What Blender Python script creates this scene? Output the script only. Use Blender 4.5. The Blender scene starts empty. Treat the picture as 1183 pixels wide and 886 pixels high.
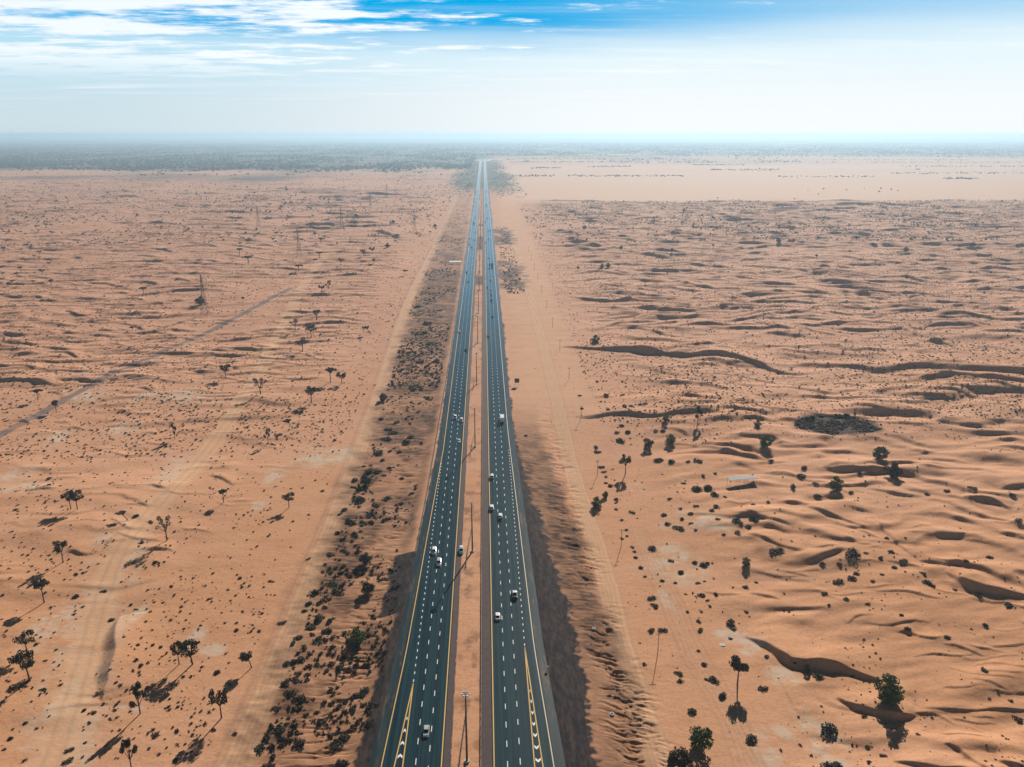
import bpy, math, random
import numpy as np

rng = np.random.default_rng(7)
random.seed(7)
C = bpy.context.scene.collection
R = math.radians

# ------------------------------------------------------------------ camera geometry
FPX, CX, CY, W0, H0 = 900.0, 591.5, 443.0, 1183.0, 886.0
PITCH, CAMH, YAW = R(17.7447), 173.82, R(2.0122)
cp, sp, cy_, sy_ = math.cos(PITCH), math.sin(PITCH), math.cos(YAW), math.sin(YAW)
Fv = np.array([sy_ * cp, cy_ * cp, -sp])
Rv = np.array([cy_, -sy_, 0.0])
Uv = np.cross(Rv, Fv)


def ray(u, v):
    return Fv + (u - CX) / FPX * Rv - (v - CY) / FPX * Uv


def flat(u, v, z=0.0):
    d = ray(u, v)
    t = (z - CAMH) / d[2]
    return t * d[0], t * d[1]


def proj(x, y, z):
    P = np.array([x, y, z - CAMH])
    d = P @ Fv
    return CX + FPX * (P @ Rv) / d, CY - FPX * (P @ Uv) / d


SUN_EL, SUN_AZ = R(27.0), R(18.0)          # azimuth measured from +Y towards +X
sdir = np.array([math.sin(SUN_AZ), math.cos(SUN_AZ)])


# ------------------------------------------------------------------ noise
_T = np.random.default_rng(3).random((256, 256)).astype(np.float32)


def vnoise(x, y):
    x = np.asarray(x, np.float64)
    y = np.asarray(y, np.float64)
    xi = np.floor(x).astype(np.int64)
    yi = np.floor(y).astype(np.int64)
    fx = (x - xi).astype(np.float32)
    fy = (y - yi).astype(np.float32)
    fx = fx * fx * (3 - 2 * fx)
    fy = fy * fy * (3 - 2 * fy)
    a = _T[xi & 255, yi & 255]
    b = _T[(xi + 1) & 255, yi & 255]
    c = _T[xi & 255, (yi + 1) & 255]
    d = _T[(xi + 1) & 255, (yi + 1) & 255]
    return (a + (b - a) * fx) + ((c + (d - c) * fx) - (a + (b - a) * fx)) * fy


def fbm(x, y, o=4, g=0.5):
    s, a, t = 0, 1.0, 0
    for i in range(o):
        s = s + a * (vnoise(x + 17.3 * i, y + 9.1 * i) - 0.5)
        t += a
        a *= g
        x = x * 2.03
        y = y * 2.03
    return s / t * 2


def sst(a, b, x):
    t = np.clip((x - a) / (b - a), 0, 1)
    return t * t * (3 - 2 * t)


# ------------------------------------------------------------------ road profile
OFF = -1.95
RY = [0, 181, 235, 318, 450, 9000]
R_EDGE = lambda y: np.interp(y, RY, [21.5, 20.4, 18.1, 17.0, 15.1, 15.0]) + OFF
L_EDGE = lambda y: np.interp(y, [0, 181, 235, 318, 420, 9000], [-31, -29.5, -27.1, -25.4, -23.1, -23.1]) + OFF
BEND_Y, BEND_R = 5750.0, 1500.0

# ------------------------------------------------------------------ dune crests: (crest polyline in photo px, lee height m, windward length m)
HAND = [
    ([(862, 718), (880, 724), (897, 737), (915, 749), (934, 747), (958, 752), (985, 758), (1010, 764), (1035, 770)], 2.9, 34),
    ([(968, 786), (985, 797), (1005, 801), (1030, 806), (1062, 806)], 2.6, 26),
    ([(1066, 801), (1110, 803), (1150, 800), (1200, 802)], 1.0, 22),
    ([(1088, 779), (1115, 779), (1142, 776)], .8, 14),
    ([(1034, 861), (1060, 866), (1090, 871), (1120, 871)], 1.5, 20),
    ([(1086, 845), (1104, 845), (1118, 858), (1135, 873), (1165, 890)], 1.4, 16),
    ([(1154, 863), (1170, 868), (1195, 876)], 1.5, 14),
    ([(1062, 637), (1084, 643), (1100, 647), (1119, 646)], 2.4, 30),
    ([(1094, 652), (1106, 662), (1122, 671), (1147, 675), (1168, 678), (1195, 685)], 2.6, 32),
    ([(1024, 638), (1045, 641), (1066, 646)], 1.1, 18),
    ([(930, 582), (950, 587), (969, 593), (983, 598), (1006, 605)], 1.8, 26),
    ([(1008, 588), (1022, 603), (1034, 615), (1048, 628), (1063, 639)], 1.0, 14),
    ([(856, 588), (870, 591), (885, 596), (900, 600), (916, 605)], 1.5, 22),
    ([(862, 612), (876, 616), (887, 621), (906, 627), (930, 631)], 1.3, 24),
    ([(952, 537), (977, 537), (994, 535), (1013, 537), (1028, 542)], 2.4, 30),
    ([(1032, 533), (1062, 534), (1087, 536), (1117, 537), (1126, 536), (1150, 543)], 1.3, 26),
    ([(1003, 558), (1022, 561), (1040, 565), (1068, 567)], 1.2, 22),
    ([(1112, 568), (1133, 570), (1149, 573), (1170, 582)], 2.1, 26),
    ([(1154, 560), (1175, 557), (1195, 556)], 1.3, 18),
    ([(868, 541), (890, 543), (920, 546)], .9, 16),
    ([(925, 549), (940, 551), (961, 553)], 1.1, 14),
    ([(972, 579), (990, 581), (1012, 585)], 1.0, 14),
    ([(938, 628), (952, 627), (970, 625)], .7, 12),
    ([(646, 400), (666, 401), (685, 403), (707, 405), (727, 405), (744, 406), (770, 409), (794, 411), (823, 409), (843, 411), (860, 416),
      (881, 421), (891, 426), (908, 431), (935, 432), (952, 430)], 4.2, 46),
    ([(662, 479), (685, 480), (705, 476), (725, 476), (742, 479), (766, 479), (782, 476), (803, 475), (823, 476), (845, 479)], 2.3, 30),
    ([(760, 490), (778, 492), (790, 495), (797, 501)], 1.4, 20),
    ([(806, 510), (823, 512), (835, 515), (852, 521)], 1.7, 20),
    ([(732, 358), (754, 356), (774, 356), (790, 358), (812, 359)], 2.4, 36),
    ([(816, 354), (835, 357), (851, 360), (864, 358), (880, 360), (893, 362), (908, 360)], 4.4, 50),
    ([(800, 398), (817, 396), (830, 397)], 1.8, 24),
    ([(738, 379), (762, 383), (793, 390)], 1.0, 22),
    ([(842, 461), (860, 462), (884, 463)], 1.4, 22),
    ([(846, 459), (866, 460), (884, 461)], 1.1, 18),
    ([(857, 465), (880, 470), (910, 474)], 1.3, 22),
    ([(980, 469), (1003, 470), (1030, 475)], 1.6, 24),
    ([(1077, 482), (1094, 485), (1121, 488), (1150, 492)], 2.8, 34),
    ([(1116, 481), (1150, 483), (1195, 484)], 1.3, 24),
    ([(996, 484), (1030, 488), (1055, 488), (1080, 487)], 1.5, 24),
    ([(1047, 460), (1070, 459), (1094, 458)], 1.8, 24),
    ([(1066, 430), (1094, 435), (1110, 437), (1127, 437)], 2.3, 34),
    ([(1128, 443), (1152, 447), (1175, 453)], 2.8, 36),
    ([(1034, 431), (1050, 433), (1066, 434)], 1.8, 26),
    ([(968, 440), (986, 443), (1005, 445)], 1.6, 24),
    ([(1014, 381), (1037, 378), (1060, 387)], 1.9, 30),
    ([(1070, 392), (1082, 393), (1095, 397)], 3.4, 34),
    ([(1090, 373), (1108, 375), (1124, 379)], 2.0, 30),
    ([(1132, 382), (1162, 381), (1195, 383)], 3.4, 40),
    ([(908, 331), (927, 333), (945, 337), (962, 340), (980, 342)], 4.6, 60),
    ([(928, 295), (972, 297), (1020, 304), (1070, 304)], 4.5, 70),
    ([(848, 307), (895, 309), (928, 314), (955, 318)], 4.0, 60),
    ([(975, 316), (1000, 317), (1020, 315)], 3.5, 50),
    ([(1100, 324), (1130, 325), (1160, 329)], 4.5, 60),
    ([(965, 258), (990, 260), (1024, 264)], 5, 80),
    ([(1022, 280), (1050, 281), (1078, 285)], 7, 90),
    ([(1137, 284), (1160, 284), (1195, 286)], 7, 90),
    ([(830, 322), (870, 325), (912, 329), (940, 333), (956, 338)], 3.6, 55),
    ([(40, 344), (68, 342), (101, 343), (138, 345)], 2.6, 40),
    ([(77, 359), (90, 364), (105, 366), (120, 366)], 2.4, 30),
    ([(157, 446), (168, 446), (178, 451)], 1.3, 14),
    ([(212, 280), (235, 282), (258, 286)], 3, 50),
    ([(164, 285), (185, 289), (206, 294)], 3.4, 50),
    ([(98, 324), (125, 328), (152, 335)], 2.8, 45),
    ([(260, 275), (290, 278), (318, 281)], 3, 50),
    ([(190, 238), (205, 238), (220, 239)], 5, 60),
    ([(418, 268), (434, 267), (448, 271), (465, 275)], 7, 70),
    ([(470, 271), (480, 269), (492, 272)], 7, 60),
    ([(45, 391), (70, 390), (95, 394)], 1.2, 26), ([(60, 424), (75, 427), (95, 428)], .9, 20),
    ([(62, 483), (72, 484), (82, 484)], 1.0, 12), ([(110, 425), (118, 427), (130, 426)], 1.0, 14),
    ([(0, 383), (25, 385), (50, 386)], 1.0, 26), ([(325, 484), (345, 485), (360, 486)], .8, 18),
    ([(370, 423), (385, 425), (410, 428)], 1.0, 16),
    ([(1085, 612), (1105, 611), (1120, 610)], .8, 14), ([(1113, 615), (1135, 618), (1150, 622)], .8, 16),
    ([(932, 731), (945, 734), (960, 739)], .6, 10),
    ([(770, 452), (790, 455), (805, 460)], 1.0, 20), ([(685, 459), (700, 457), (712, 458)], .9, 14),
    ([(812, 673), (830, 675), (858, 675)], .9, 18), ([(866, 673), (885, 676), (903, 681)], .8, 14),
]
LEFT_BANK = ([(135, 704), (131, 742), (127, 768), (119, 786), (111, 803)], 2.6, 30)


class Ridge:
    def __init__(s, P, h, Lw, lee=None, tan_lee=0.72):
        P = np.array(P, float)
        s.A = P[0]
        d = P[-1] - P[0]
        s.len = np.hypot(*d)
        s.e = d / s.len
        n = np.array([-s.e[1], s.e[0]])
        lee = -sdir if lee is None else np.array(lee, float)
        if n @ lee > 0:
            n = -n
        s.n = n                                     # windward side is +n, lee side is -n
        q = P - s.A
        U, Vv = q @ s.e, q @ n
        o = np.argsort(U)
        m = max(9, int(s.len / 4))
        s.us = np.linspace(0, s.len, m)
        w = np.interp(s.us, U[o], Vv[o])
        k = max(1, m // (2 * len(P)))
        ker = np.hanning(2 * k + 3)
        ker /= ker.sum()
        s.ws = np.convolve(np.pad(w, k + 1, mode='edge'), ker, 'valid')
        s.ws = s.ws + h * 1.7 * fbm(s.us / (9 + 6 * h) + s.A[0], s.us * 0 + s.A[1] * .1, 3)
        s.h, s.Lw, s.tl = h, Lw, tan_lee
        r = Lw + 4 + np.abs(s.ws).max()
        pts = np.array([s.A - r, s.A + r, P[-1] - r, P[-1] + r])
        s.lo, s.hi = pts.min(0), pts.max(0)

    def val(s, x, y):
        qx, qy = x - s.A[0], y - s.A[1]
        u = qx * s.e[0] + qy * s.e[1]
        v = qx * s.n[0] + qy * s.n[1] - np.interp(u, s.us, s.ws)
        t = np.clip(u / s.len, 0, 1)
        tap = np.clip(1 - np.abs(2 * t - 1) ** 2.4, 0, 1) ** 0.8
        hh = s.h * tap * (0.40 + .75 * vnoise(u / 19 + s.A[0], np.full_like(u, s.A[1] * .37)) + .45 * vnoise(u / (3 + 2.2 * s.h) + s.A[0], np.full_like(u, s.A[1] * .7)))
        wind = np.clip(v / s.Lw, 0, 1)
        prof_w = (0.5 + 0.5 * np.cos(np.pi * wind ** 0.8)) ** 1.1
        wl = np.maximum(hh / s.tl, 1e-3)
        lee = np.clip(1 + v / wl, 0, 1)
        prof_l = lee * lee * (1.6 - 0.6 * lee)
        return hh * np.where(v > 0, prof_w, prof_l)


ridges = [Ridge([flat(*p) for p in pts], h * .8, Lw) for pts, h, Lw in HAND]
ridges.append(Ridge([flat(*p) for p in LEFT_BANK[0]], LEFT_BANK[1], LEFT_BANK[2], lee=(-1, -0.3), tan_lee=0.5))


def random_ridges(n, xr, yr, hr, lr, rot, keep):
    got = 0
    tries = 0
    while got < n and tries < n * 30:
        tries += 1
        y = math.exp(rng.uniform(math.log(yr[0]), math.log(yr[1])))
        wx = 0.72 * y + 60
        x = rng.uniform(max(xr[0], -wx), min(xr[1], wx))
        if not keep(x, y):
            continue
        far = min(1.0, y / 2600)
        h = rng.uniform(*hr) * (0.5 + 0.9 * far) * rng.uniform(.6, 1.2)
        L = rng.uniform(*lr) * (0.5 + 1.3 * far)
        a = rot + rng.normal(0, .24)
        e = np.array([math.cos(a), math.sin(a)])
        nn = np.array([-e[1], e[0]])
        m = 7
        ph, am = rng.uniform(0, 6.3), L * rng.uniform(.03, .12)
        P = [np.array([x, y]) + e * L * (i / (m - 1) - .5) + nn * (am * math.sin(ph + i * rng.uniform(.8, 1.3))) for i in range(m)]
        if min(p[0] for p in P) < 75 + 0.01 * y and max(p[0] for p in P) > -88 - 0.01 * y:
            continue
        ridges.append(Ridge(P, h, h * rng.uniform(9, 15)))
        got += 1


plain = lambda x, y: y > 2150 and y < 3700 and x > 60
hand_zone = lambda x, y: x > 40 and y < 700
random_ridges(800, (80, 3000), (620, 2150), (1.6, 3.8), (60, 230), -0.10, lambda x, y: not plain(x, y) and not hand_zone(x, y))
random_ridges(120, (100, 700), (190, 640), (.35, 1.1), (12, 44), -0.2, lambda x, y: x > 120)
random_ridges(1200, (-3400, -90), (560, 4300), (1.1, 2.9), (30, 130), 0.0, lambda x, y: vnoise(x / 260, y / 420) > .35)
random_ridges(110, (-420, -100), (300, 760), (.5, 1.2), (16, 46), -0.05, lambda x, y: True)
random_ridges(40, (-700, -130), (1500, 2700), (3.0, 4.5), (90, 200), 0.05, lambda x, y: True)


def dunes_sorted(x, y):
    """x, y sorted by y"""
    D = np.zeros(len(x))
    for r in ridges:
        a, b = np.searchsorted(y, r.lo[1]), np.searchsorted(y, r.hi[1])
        if b <= a:
            continue
        m = np.nonzero((x[a:b] > r.lo[0]) & (x[a:b] < r.hi[0]))[0]
        if len(m) == 0:
            continue
        m = m + a
        D[m] = np.maximum(D[m], r.val(x[m], y[m]))
    return D


def zones(x, y):
    emb_r = 1 - sst(395, 520, y)
    emb_l = 1 - sst(600, 900, y)
    return emb_r, emb_l


def height(x, y):
    x = np.asarray(x, float)
    y = np.asarray(y, float)
    o = np.argsort(y, kind='stable')
    D = np.empty(len(x))
    D[o] = dunes_sorted(x[o], y[o])
    er, el = zones(x, y)
    wob = 2.5 * fbm(x * 0 + 3.3, y / 23, 3)
    re, le = R_EDGE(y) + 3.6, L_EDGE(y) - 3.8
    right = sst(60, 110, x) * (1 - sst(2050, 2250, y) * (1 - sst(3400, 3900, y)))
    left = 1 - sst(-150, -84, x)
    side = np.maximum(right, left)
    und = 2.4 * fbm(x / 150, y / 110, 2) + right * 1.7 * fbm((x + .25 * y) / 55, (y - .2 * x) / 21, 3) + left * 0.8 * fbm(x / 60, y / 34, 3)
    und = und + right * (x > 100) * 0.40 * fbm((x + .3 * y) / 15, (y - .2 * x) / 5.5, 2)
    def waves(lam, ang, amp, wf, lee, k):
        sn = (y * math.cos(ang) + x * math.sin(ang)) / lam + wf * fbm(x / (lam * 2.6) + k, y / (lam * 1.9), 3)
        f = sn - np.floor(sn)
        up = sst(0, lee, f)
        dn = 0.5 + 0.5 * np.cos(np.pi * np.clip((f - lee) / (1 - lee), 0, 1))
        a = amp * sst(.34, .90, vnoise(x / (lam * 1.7) + k, y / (lam * 1.1) + k) * .7 + vnoise(x / (lam * .6), y / (lam * .5) + k) * .3)
        return a * np.where(f < lee, up, dn)

    deep = right * sst(78, 150, x - .012 * y)
    roll = deep * (waves(44, .14, 3.6, 1.1, .24, 3) * (.5 + .5 * sst(300, 560, y)) + waves(17, .20, 1.9, 1.3, .24, 11) * (1 - .7 * sst(480, 800, y))) + left * (waves(40, -.05, 1.9, 1.2, .26, 7) + waves(15, .0, 1.1, 1.3, .27, 19)) * (.45 + .55 * sst(350, 620, y))
    z = D * np.maximum(side, sst(45, 66, x) * (y > 300)) + (und + roll) * side
    # embankments
    d1 = x - re
    z = z - er * (2.6 * sst(0, 15, d1) + 1.6 * sst(13, 27 , d1)) - (1 - er) * 0.25 * sst(0, 3, d1)
    d2 = le - x
    z = z - el * (1.9 * sst(0, 9, d2)) - (1 - el) * 0.25 * sst(0, 3, d2)
    # gullies on the slopes and rough ground of the roadside strips
    gl = np.exp(-((d1 - 22 + wob) / 7.5) ** 2) * er
    wx, wy = fbm(x / 7, y / 7, 3), fbm(x / 6 + 40, y / 6, 3)
    gul = np.abs(fbm((x + 6 * wx) / 7.5, (y + 0.25 * x + 2.2 * wy) / 1.7, 4))
    z = z - gl * 0.95 * np.clip(gul - .08, 0, 1) * 2.2 * sst(.3, .6, vnoise(x / 8, y / 11) + .15) + gl * .3
    sl = sst(4, 12, d2) * (1 - sst(42, 52, d2)) * (1 - sst(1100, 1500, y))
    g2 = np.abs(fbm((x + 3 * fbm(x / 8, y / 8, 2)) / 14, y / 3.2, 3))
    z = z + sl * (0.9 * fbm(x / 11, y / 9, 3) - np.clip(.16 - g2, 0, 1) * 4.0 * (1 - sst(10, 34, d2)))
    # road corridor stays flat
    cor = (x > le) & (x < re)
    med = (x > -9.6 + OFF) & (x < -.9 + OFF)
    zc = -0.14 - 0.00010 * y + np.where(med, 0.10 + 0.06 * fbm(x / 2.2, y / 2.2, 2), 0)
    z = np.where(cor, zc, z - .14 - 0.00010 * y)
    far = sst(4200, 5200, y)
    z = z * (1 - far) + far * (-3.0)
    return z


def ground(u, v):
    """photo pixel -> world point on the terrain (vectorised lists)"""
    u = np.asarray(u, float)
    v = np.asarray(v, float)
    D = Fv[None] + ((u - CX) / FPX)[:, None] * Rv - ((v - CY) / FPX)[:, None] * Uv
    z = np.zeros(len(u))
    for _ in range(4):
        t = (z - CAMH) / D[:, 2]
        z = 0.5 * z + 0.5 * height(t * D[:, 0], t * D[:, 1])
    t = (z - CAMH) / D[:, 2]
    x, y = t * D[:, 0], t * D[:, 1]
    return np.stack([x, y, height(x, y)], 1)


def scale_at(p):
    P = np.array([p[0], p[1], p[2] - CAMH])
    return FPX / (P @ Fv)                            # px per metre across the view


# ------------------------------------------------------------------ materials
def new_mat(name):
    m = bpy.data.materials.new(name)
    m.use_nodes = True
    nt = m.node_tree
    return m, nt, nt.nodes['Principled BSDF']


class NT:
    def __init__(s, nt):
        s.nt = nt

    def n(s, t, **k):
        nd = s.nt.nodes.new(t)
        for a, b in k.items():
            setattr(nd, a, b)
        return nd

    def link(s, a, b):
        s.nt.links.new(a, b)

    def mix(s, fac, a, b, mode='MIX'):
        nd = s.n('ShaderNodeMix', data_type='RGBA', blend_type=mode)
        for i, vv in ((0, fac), (6, a), (7, b)):
            if hasattr(vv, 'links'):
                s.link(vv, nd.inputs[i])
            elif isinstance(vv, (int, float)):
                nd.inputs[i].default_value = vv
            else:
                nd.inputs[i].default_value = (*vv, 1)
        return nd.outputs[2]

    def math(s, op, a, b=None, c=None, clamp=False):
        nd = s.n('ShaderNodeMath', operation=op, use_clamp=clamp)
        for i, vv in enumerate((a, b, c)):
            if vv is None:
                continue
            if hasattr(vv, 'links'):
                s.link(vv, nd.inputs[i])
            else:
                nd.inputs[i].default_value = vv
        return nd.outputs[0]

    def noise(s, vec, scale, detail=4, rough=.55, sc=(1, 1, 1)):
        mp = s.n('ShaderNodeMapping')
        mp.inputs['Scale'].default_value = sc
        s.link(vec, mp.inputs['Vector'])
        nd = s.n('ShaderNodeTexNoise')
        nd.inputs['Scale'].default_value = scale
        nd.inputs['Detail'].default_value = detail
        nd.inputs['Roughness'].default_value = rough
        s.link(mp.outputs[0], nd.inputs['Vector'])
        return nd.outputs['Fac']

    def ramp(s, fac, a, b, ca=0.0, cb=1.0):
        nd = s.n('ShaderNodeMapRange', clamp=True, interpolation_type='SMOOTHSTEP')
        s.link(fac, nd.inputs[0])
        nd.inputs[1].default_value = a
        nd.inputs[2].default_value = b
        nd.inputs[3].default_value = ca
        nd.inputs[4].default_value = cb
        return nd.outputs[0]


def plain_mat(name, col, rough=.6, metal=0, var=0.0, vscale=2.0, spec=.4):
    m, nt, b = new_mat(name)
    h = NT(nt)
    b.inputs['Roughness'].default_value = rough
    b.inputs['Metallic'].default_value = metal
    b.inputs['Specular IOR Level'].default_value = spec
    if var:
        g = h.n('ShaderNodeNewGeometry')
        f = h.noise(g.outputs['Position'], vscale, 3)
        lo = [c * (1 - var) for c in col]
        hi = [min(1, c * (1 + var)) for c in col]
        h.link(h.mix(f, lo, hi), b.inputs['Base Color'])
    else:
        b.inputs['Base Color'].default_value = (*col, 1)
    return m


def leaf_mat(name, ca, cb):
    m, nt, b = new_mat(name)
    h = NT(nt)
    g = h.n('ShaderNodeNewGeometry')
    oi = h.n('ShaderNodeObjectInfo')
    f = h.noise(g.outputs['Position'], 1.3, 3)
    f2 = h.math('ADD', h.math('MULTIPLY', f, .8), h.math('MULTIPLY', oi.outputs['Random'], .35), clamp=True)
    h.link(h.mix(h.ramp(f2, .3, .85), ca, cb), b.inputs['Base Color'])
    b.inputs['Roughness'].default_value = .75
    b.inputs['Specular IOR Level'].default_value = .25
    return m


def ground_mat():
    m, nt, b = new_mat('desert_sand')
    h = NT(nt)
    pos = h.n('ShaderNodeNewGeometry').outputs['Position']
    a1 = h.n('ShaderNodeVertexColor', layer_name='zoneA')
    a2 = h.n('ShaderNodeVertexColor', layer_name='zoneB')
    s1 = h.n('ShaderNodeSeparateColor')
    s2 = h.n('ShaderNodeSeparateColor')
    h.link(a1.outputs[0], s1.inputs[0])
    h.link(a2.outputs[0], s2.inputs[0])
    gravel, hard, eroded, green = s1.outputs[0], s1.outputs[1], s1.outputs[2], a1.outputs[1]
    track, plainf, char, grey = s2.outputs[0], s2.outputs[1], s2.outputs[2], a2.outputs[1]
    big = h.noise(pos, .006, 5)
    mid = h.noise(pos, .05, 5, .6, (1, 1.8, 1))
    fin = h.noise(pos, .9, 6, .7)
    pat = h.noise(pos, .014, 5, .6, (.6, 1.4, 1))
    col = h.mix(h.ramp(big, .3, .72), SAND_A, SAND_B)
    col = h.mix(h.math('MULTIPLY', h.ramp(mid, .45, .75), .55), col, SAND_C)
    col = h.mix(h.math('MULTIPLY', h.ramp(pat, .55, .72), .35), col, SAND_D)
    sy3 = h.n('ShaderNodeSeparateXYZ')
    h.link(pos, sy3.inputs[0])
    col = h.mix(h.math('MULTIPLY', h.ramp(sy3.outputs[1], 260, 800), .62), col, h.mix(h.ramp(mid, .35, .7), (.53, .290, .195), (.43, .222, .148)))
    # broken, wind-scoured speckle
    col = h.mix(h.math('MULTIPLY', h.ramp(fin, .45, .72), .55), col, h.mix(1, col, (.62, .56, .52), 'MULTIPLY'))
    peb = h.noise(pos, 2.6, 3, .5)
    col = h.mix(h.math('MULTIPLY', h.math('MULTIPLY', h.ramp(peb, .66, .72), h.ramp(mid, .4, .62)), .7), col, (.10, .06, .04))
    col = h.mix(h.math('MULTIPLY', plainf, .75), col, PLAIN)
    # pale hardpan, broken edges
    hp = h.math('MULTIPLY', hard, h.ramp(h.noise(pos, .13, 8, .72), .42, .58))
    col = h.mix(h.math('MULTIPLY', hp, .95), col, HARD)
    col = h.mix(h.math('MULTIPLY', track, .65), col, TRACK)
    col = h.mix(h.math('MULTIPLY', grey, h.ramp(h.noise(pos, .09, 5), 0.25, .6, .6, .92)), col, (.17, .13, .12))
    er = h.noise(pos, .55, 6, .65, (.22, 1, 1))
    ecol = h.mix(h.ramp(er, .44, .57), ERODE_A, ERODE_B)
    col = h.mix(h.math('MULTIPLY', eroded, h.ramp(h.noise(pos, .11, 5), .28, .60, .62, 1.0)), col, ecol)
    gn = h.noise(pos, .7, 6, .7, (1, .25, 1))
    gcol = h.mix(h.ramp(gn, .35, .7), GRAVEL_A, GRAVEL_B)
    gcol = h.mix(h.math('MULTIPLY', h.ramp(h.noise(pos, .07, 4, .6, (1, .4, 1)), .5, .75), .5), gcol, (.11, .07, .052))
    col = h.mix(gravel, col, gcol)
    col = h.mix(h.math('MULTIPLY', char, h.ramp(fin, .2, .55, .6, 1)), col, (.035, .026, .024))
    gr = h.ramp(h.noise(pos, .0035, 6, .62, (.55, 1.5, 1)), .20, .44)
    fcol = h.mix(h.ramp(h.noise(pos, .008, 5, .6, (.5, 1.5, 1)), .4, .62), (.045, .058, .042), (.10, .095, .068))
    col = h.mix(h.math('MULTIPLY', green, gr), col, fcol)
    h.link(col, b.inputs['Base Color'])
    b.inputs['Roughness'].default_value = .95
    b.inputs['Specular IOR Level'].default_value = .12
    # relief: wind ripples, lumps, footprints
    r1 = h.noise(pos, .30, 7, .62, (.8, 1.2, 1))
    r2 = h.noise(pos, 1.6, 5, .7)
    mixr = h.math('ADD', h.math('MULTIPLY', r1, 1.0), h.math('MULTIPLY', r2, .30))
    bp = h.n('ShaderNodeBump')
    bp.inputs['Strength'].default_value = .30
    bp.inputs['Distance'].default_value = .9
    h.link(mixr, bp.inputs['Height'])
    h.link(bp.outputs[0], b.inputs['Normal'])
    return m


SAND_A, SAND_B, SAND_C, SAND_D = (.535, .272, .143), (.61, .335, .205), (.44, .214, .114), (.60, .38, .27)
HARD, TRACK, PLAIN = (.54, .41, .31), (.62, .38, .225), (.60, .395, .28)
ERODE_A, ERODE_B = (.060, .032, .022), (.215, .110, .062)
GRAVEL_A, GRAVEL_B = (.014, .012, .014), (.058, .042, .040)


def road_mat():
    m, nt, b = new_mat('asphalt')
    h = NT(nt)
    pos = h.n('ShaderNodeNewGeometry').outputs['Position']
    f = h.noise(pos, .9, 5, .6, (1, .012, 1))
    g = h.noise(pos, .04, 5, .6, (.6, 1, 1))
    col = h.mix(h.ramp(f, .40, .60), (.004, .022, .033), (.013, .045, .057))
    col = h.mix(h.math('MULTIPLY', h.ramp(g, .4, .7), .4), col, (.014, .038, .048))
    col = h.mix(h.math('MULTIPLY', h.ramp(h.noise(pos, 9, 3), .4, .7), .25), col, (.022, .045, .053))
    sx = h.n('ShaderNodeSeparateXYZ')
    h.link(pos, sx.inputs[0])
    col = h.mix(h.ramp(sx.outputs[1], 2000, 5000), col, (.24, .27, .28))  # far stretch painted paler to stand for grazing sky glare
    h.link(col, b.inputs['Base Color'])
    b.inputs['Roughness'].default_value = .21
    b.inputs['Specular IOR Level'].default_value = .33
    return m


M = {}
M['sand'] = ground_mat()
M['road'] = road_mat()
def shoulder_mat():
    m, nt, b = new_mat('shoulder_asphalt')
    h = NT(nt)
    pos = h.n('ShaderNodeNewGeometry').outputs['Position']
    col = h.mix(h.ramp(h.noise(pos, .5, 5, .6, (1, .05, 1)), .35, .65), (.014, .029, .036), (.030, .047, .053))
    col = h.mix(h.math('MULTIPLY', h.ramp(h.noise(pos, .35, 7, .7, (1, .16, 1)), .52, .68), .75), col, (.15, .095, .065))
    h.link(col, b.inputs['Base Color'])
    b.inputs['Roughness'].default_value = .24
    b.inputs['Specular IOR Level'].default_value = .3
    return m


M['shoulder'] = shoulder_mat()
M['median_gravel'] = plain_mat('median_shoulder', (.085, .062, .062), .9, var=.35, vscale=.5, spec=.2)
M['yellow'] = plain_mat('yellow_paint', (.62, .36, .07), .7, var=.12, vscale=.6)
M['white'] = plain_mat('white_paint', (.74, .74, .72), .7, var=.1, vscale=.8)
M['steel'] = plain_mat('galvanised_steel', (.32, .33, .34), .5, .6)
M['dark_steel'] = plain_mat('weathered_steel', (.10, .10, .105), .6, .4)
M['concrete'] = plain_mat('concrete', (.52, .50, .47), .85, var=.15, vscale=1.5)
M['white_metal'] = plain_mat('white_sheet_metal', (.36, .42, .46), .9, var=.1, spec=.05)
M['blue_sign'] = plain_mat('sign_backlit', (.035, .04, .045), .5)  # sign face coloured near black to stand for its backlit shade
M['bark'] = plain_mat('bark', (.060, .042, .032), .9, var=.3, vscale=3)
M['wood'] = plain_mat('timber', (.11, .075, .055), .85, var=.2, vscale=3)
M['leaf_dark'] = leaf_mat('dark_leaf', (.026, .026, .015), (.066, .062, .035))
M['leaf_grey'] = leaf_mat('grey_leaf', (.042, .038, .028), (.100, .088, .062))
M['leaf_green'] = leaf_mat('green_leaf', (.040, .065, .014), (.120, .165, .035))
M['scrub'] = leaf_mat('scrub_leaf', (.030, .023, .015), (.080, .060, .037))
M['far_leaf'] = leaf_mat('far_wood_leaf', (.020, .030, .020), (.040, .052, .034))
M['rubber'] = plain_mat('rubber', (.012, .012, .013), .8)
M['glass'] = plain_mat('car_glass', (.012, .016, .02), .08, spec=.6)
M['lamp_glass'] = plain_mat('lamp_glass', (.75, .76, .74), .2)
M['red_lens'] = plain_mat('red_lens', (.35, .01, .01), .25)
M['scrap'] = plain_mat('scrap', (.045, .029, .023), 1.0, var=.6, vscale=.5, spec=.05)
M['wall_far'] = plain_mat('farm_wall', (.62, .58, .52), .8, var=.1)
M['roof_far'] = plain_mat('farm_roof', (.45, .46, .48), .6, var=.1)


# ------------------------------------------------------------------ mesh helpers
def link(o, parent=None):
    C.objects.link(o)
    if parent is not None:
        o.parent = parent
    return o


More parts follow.
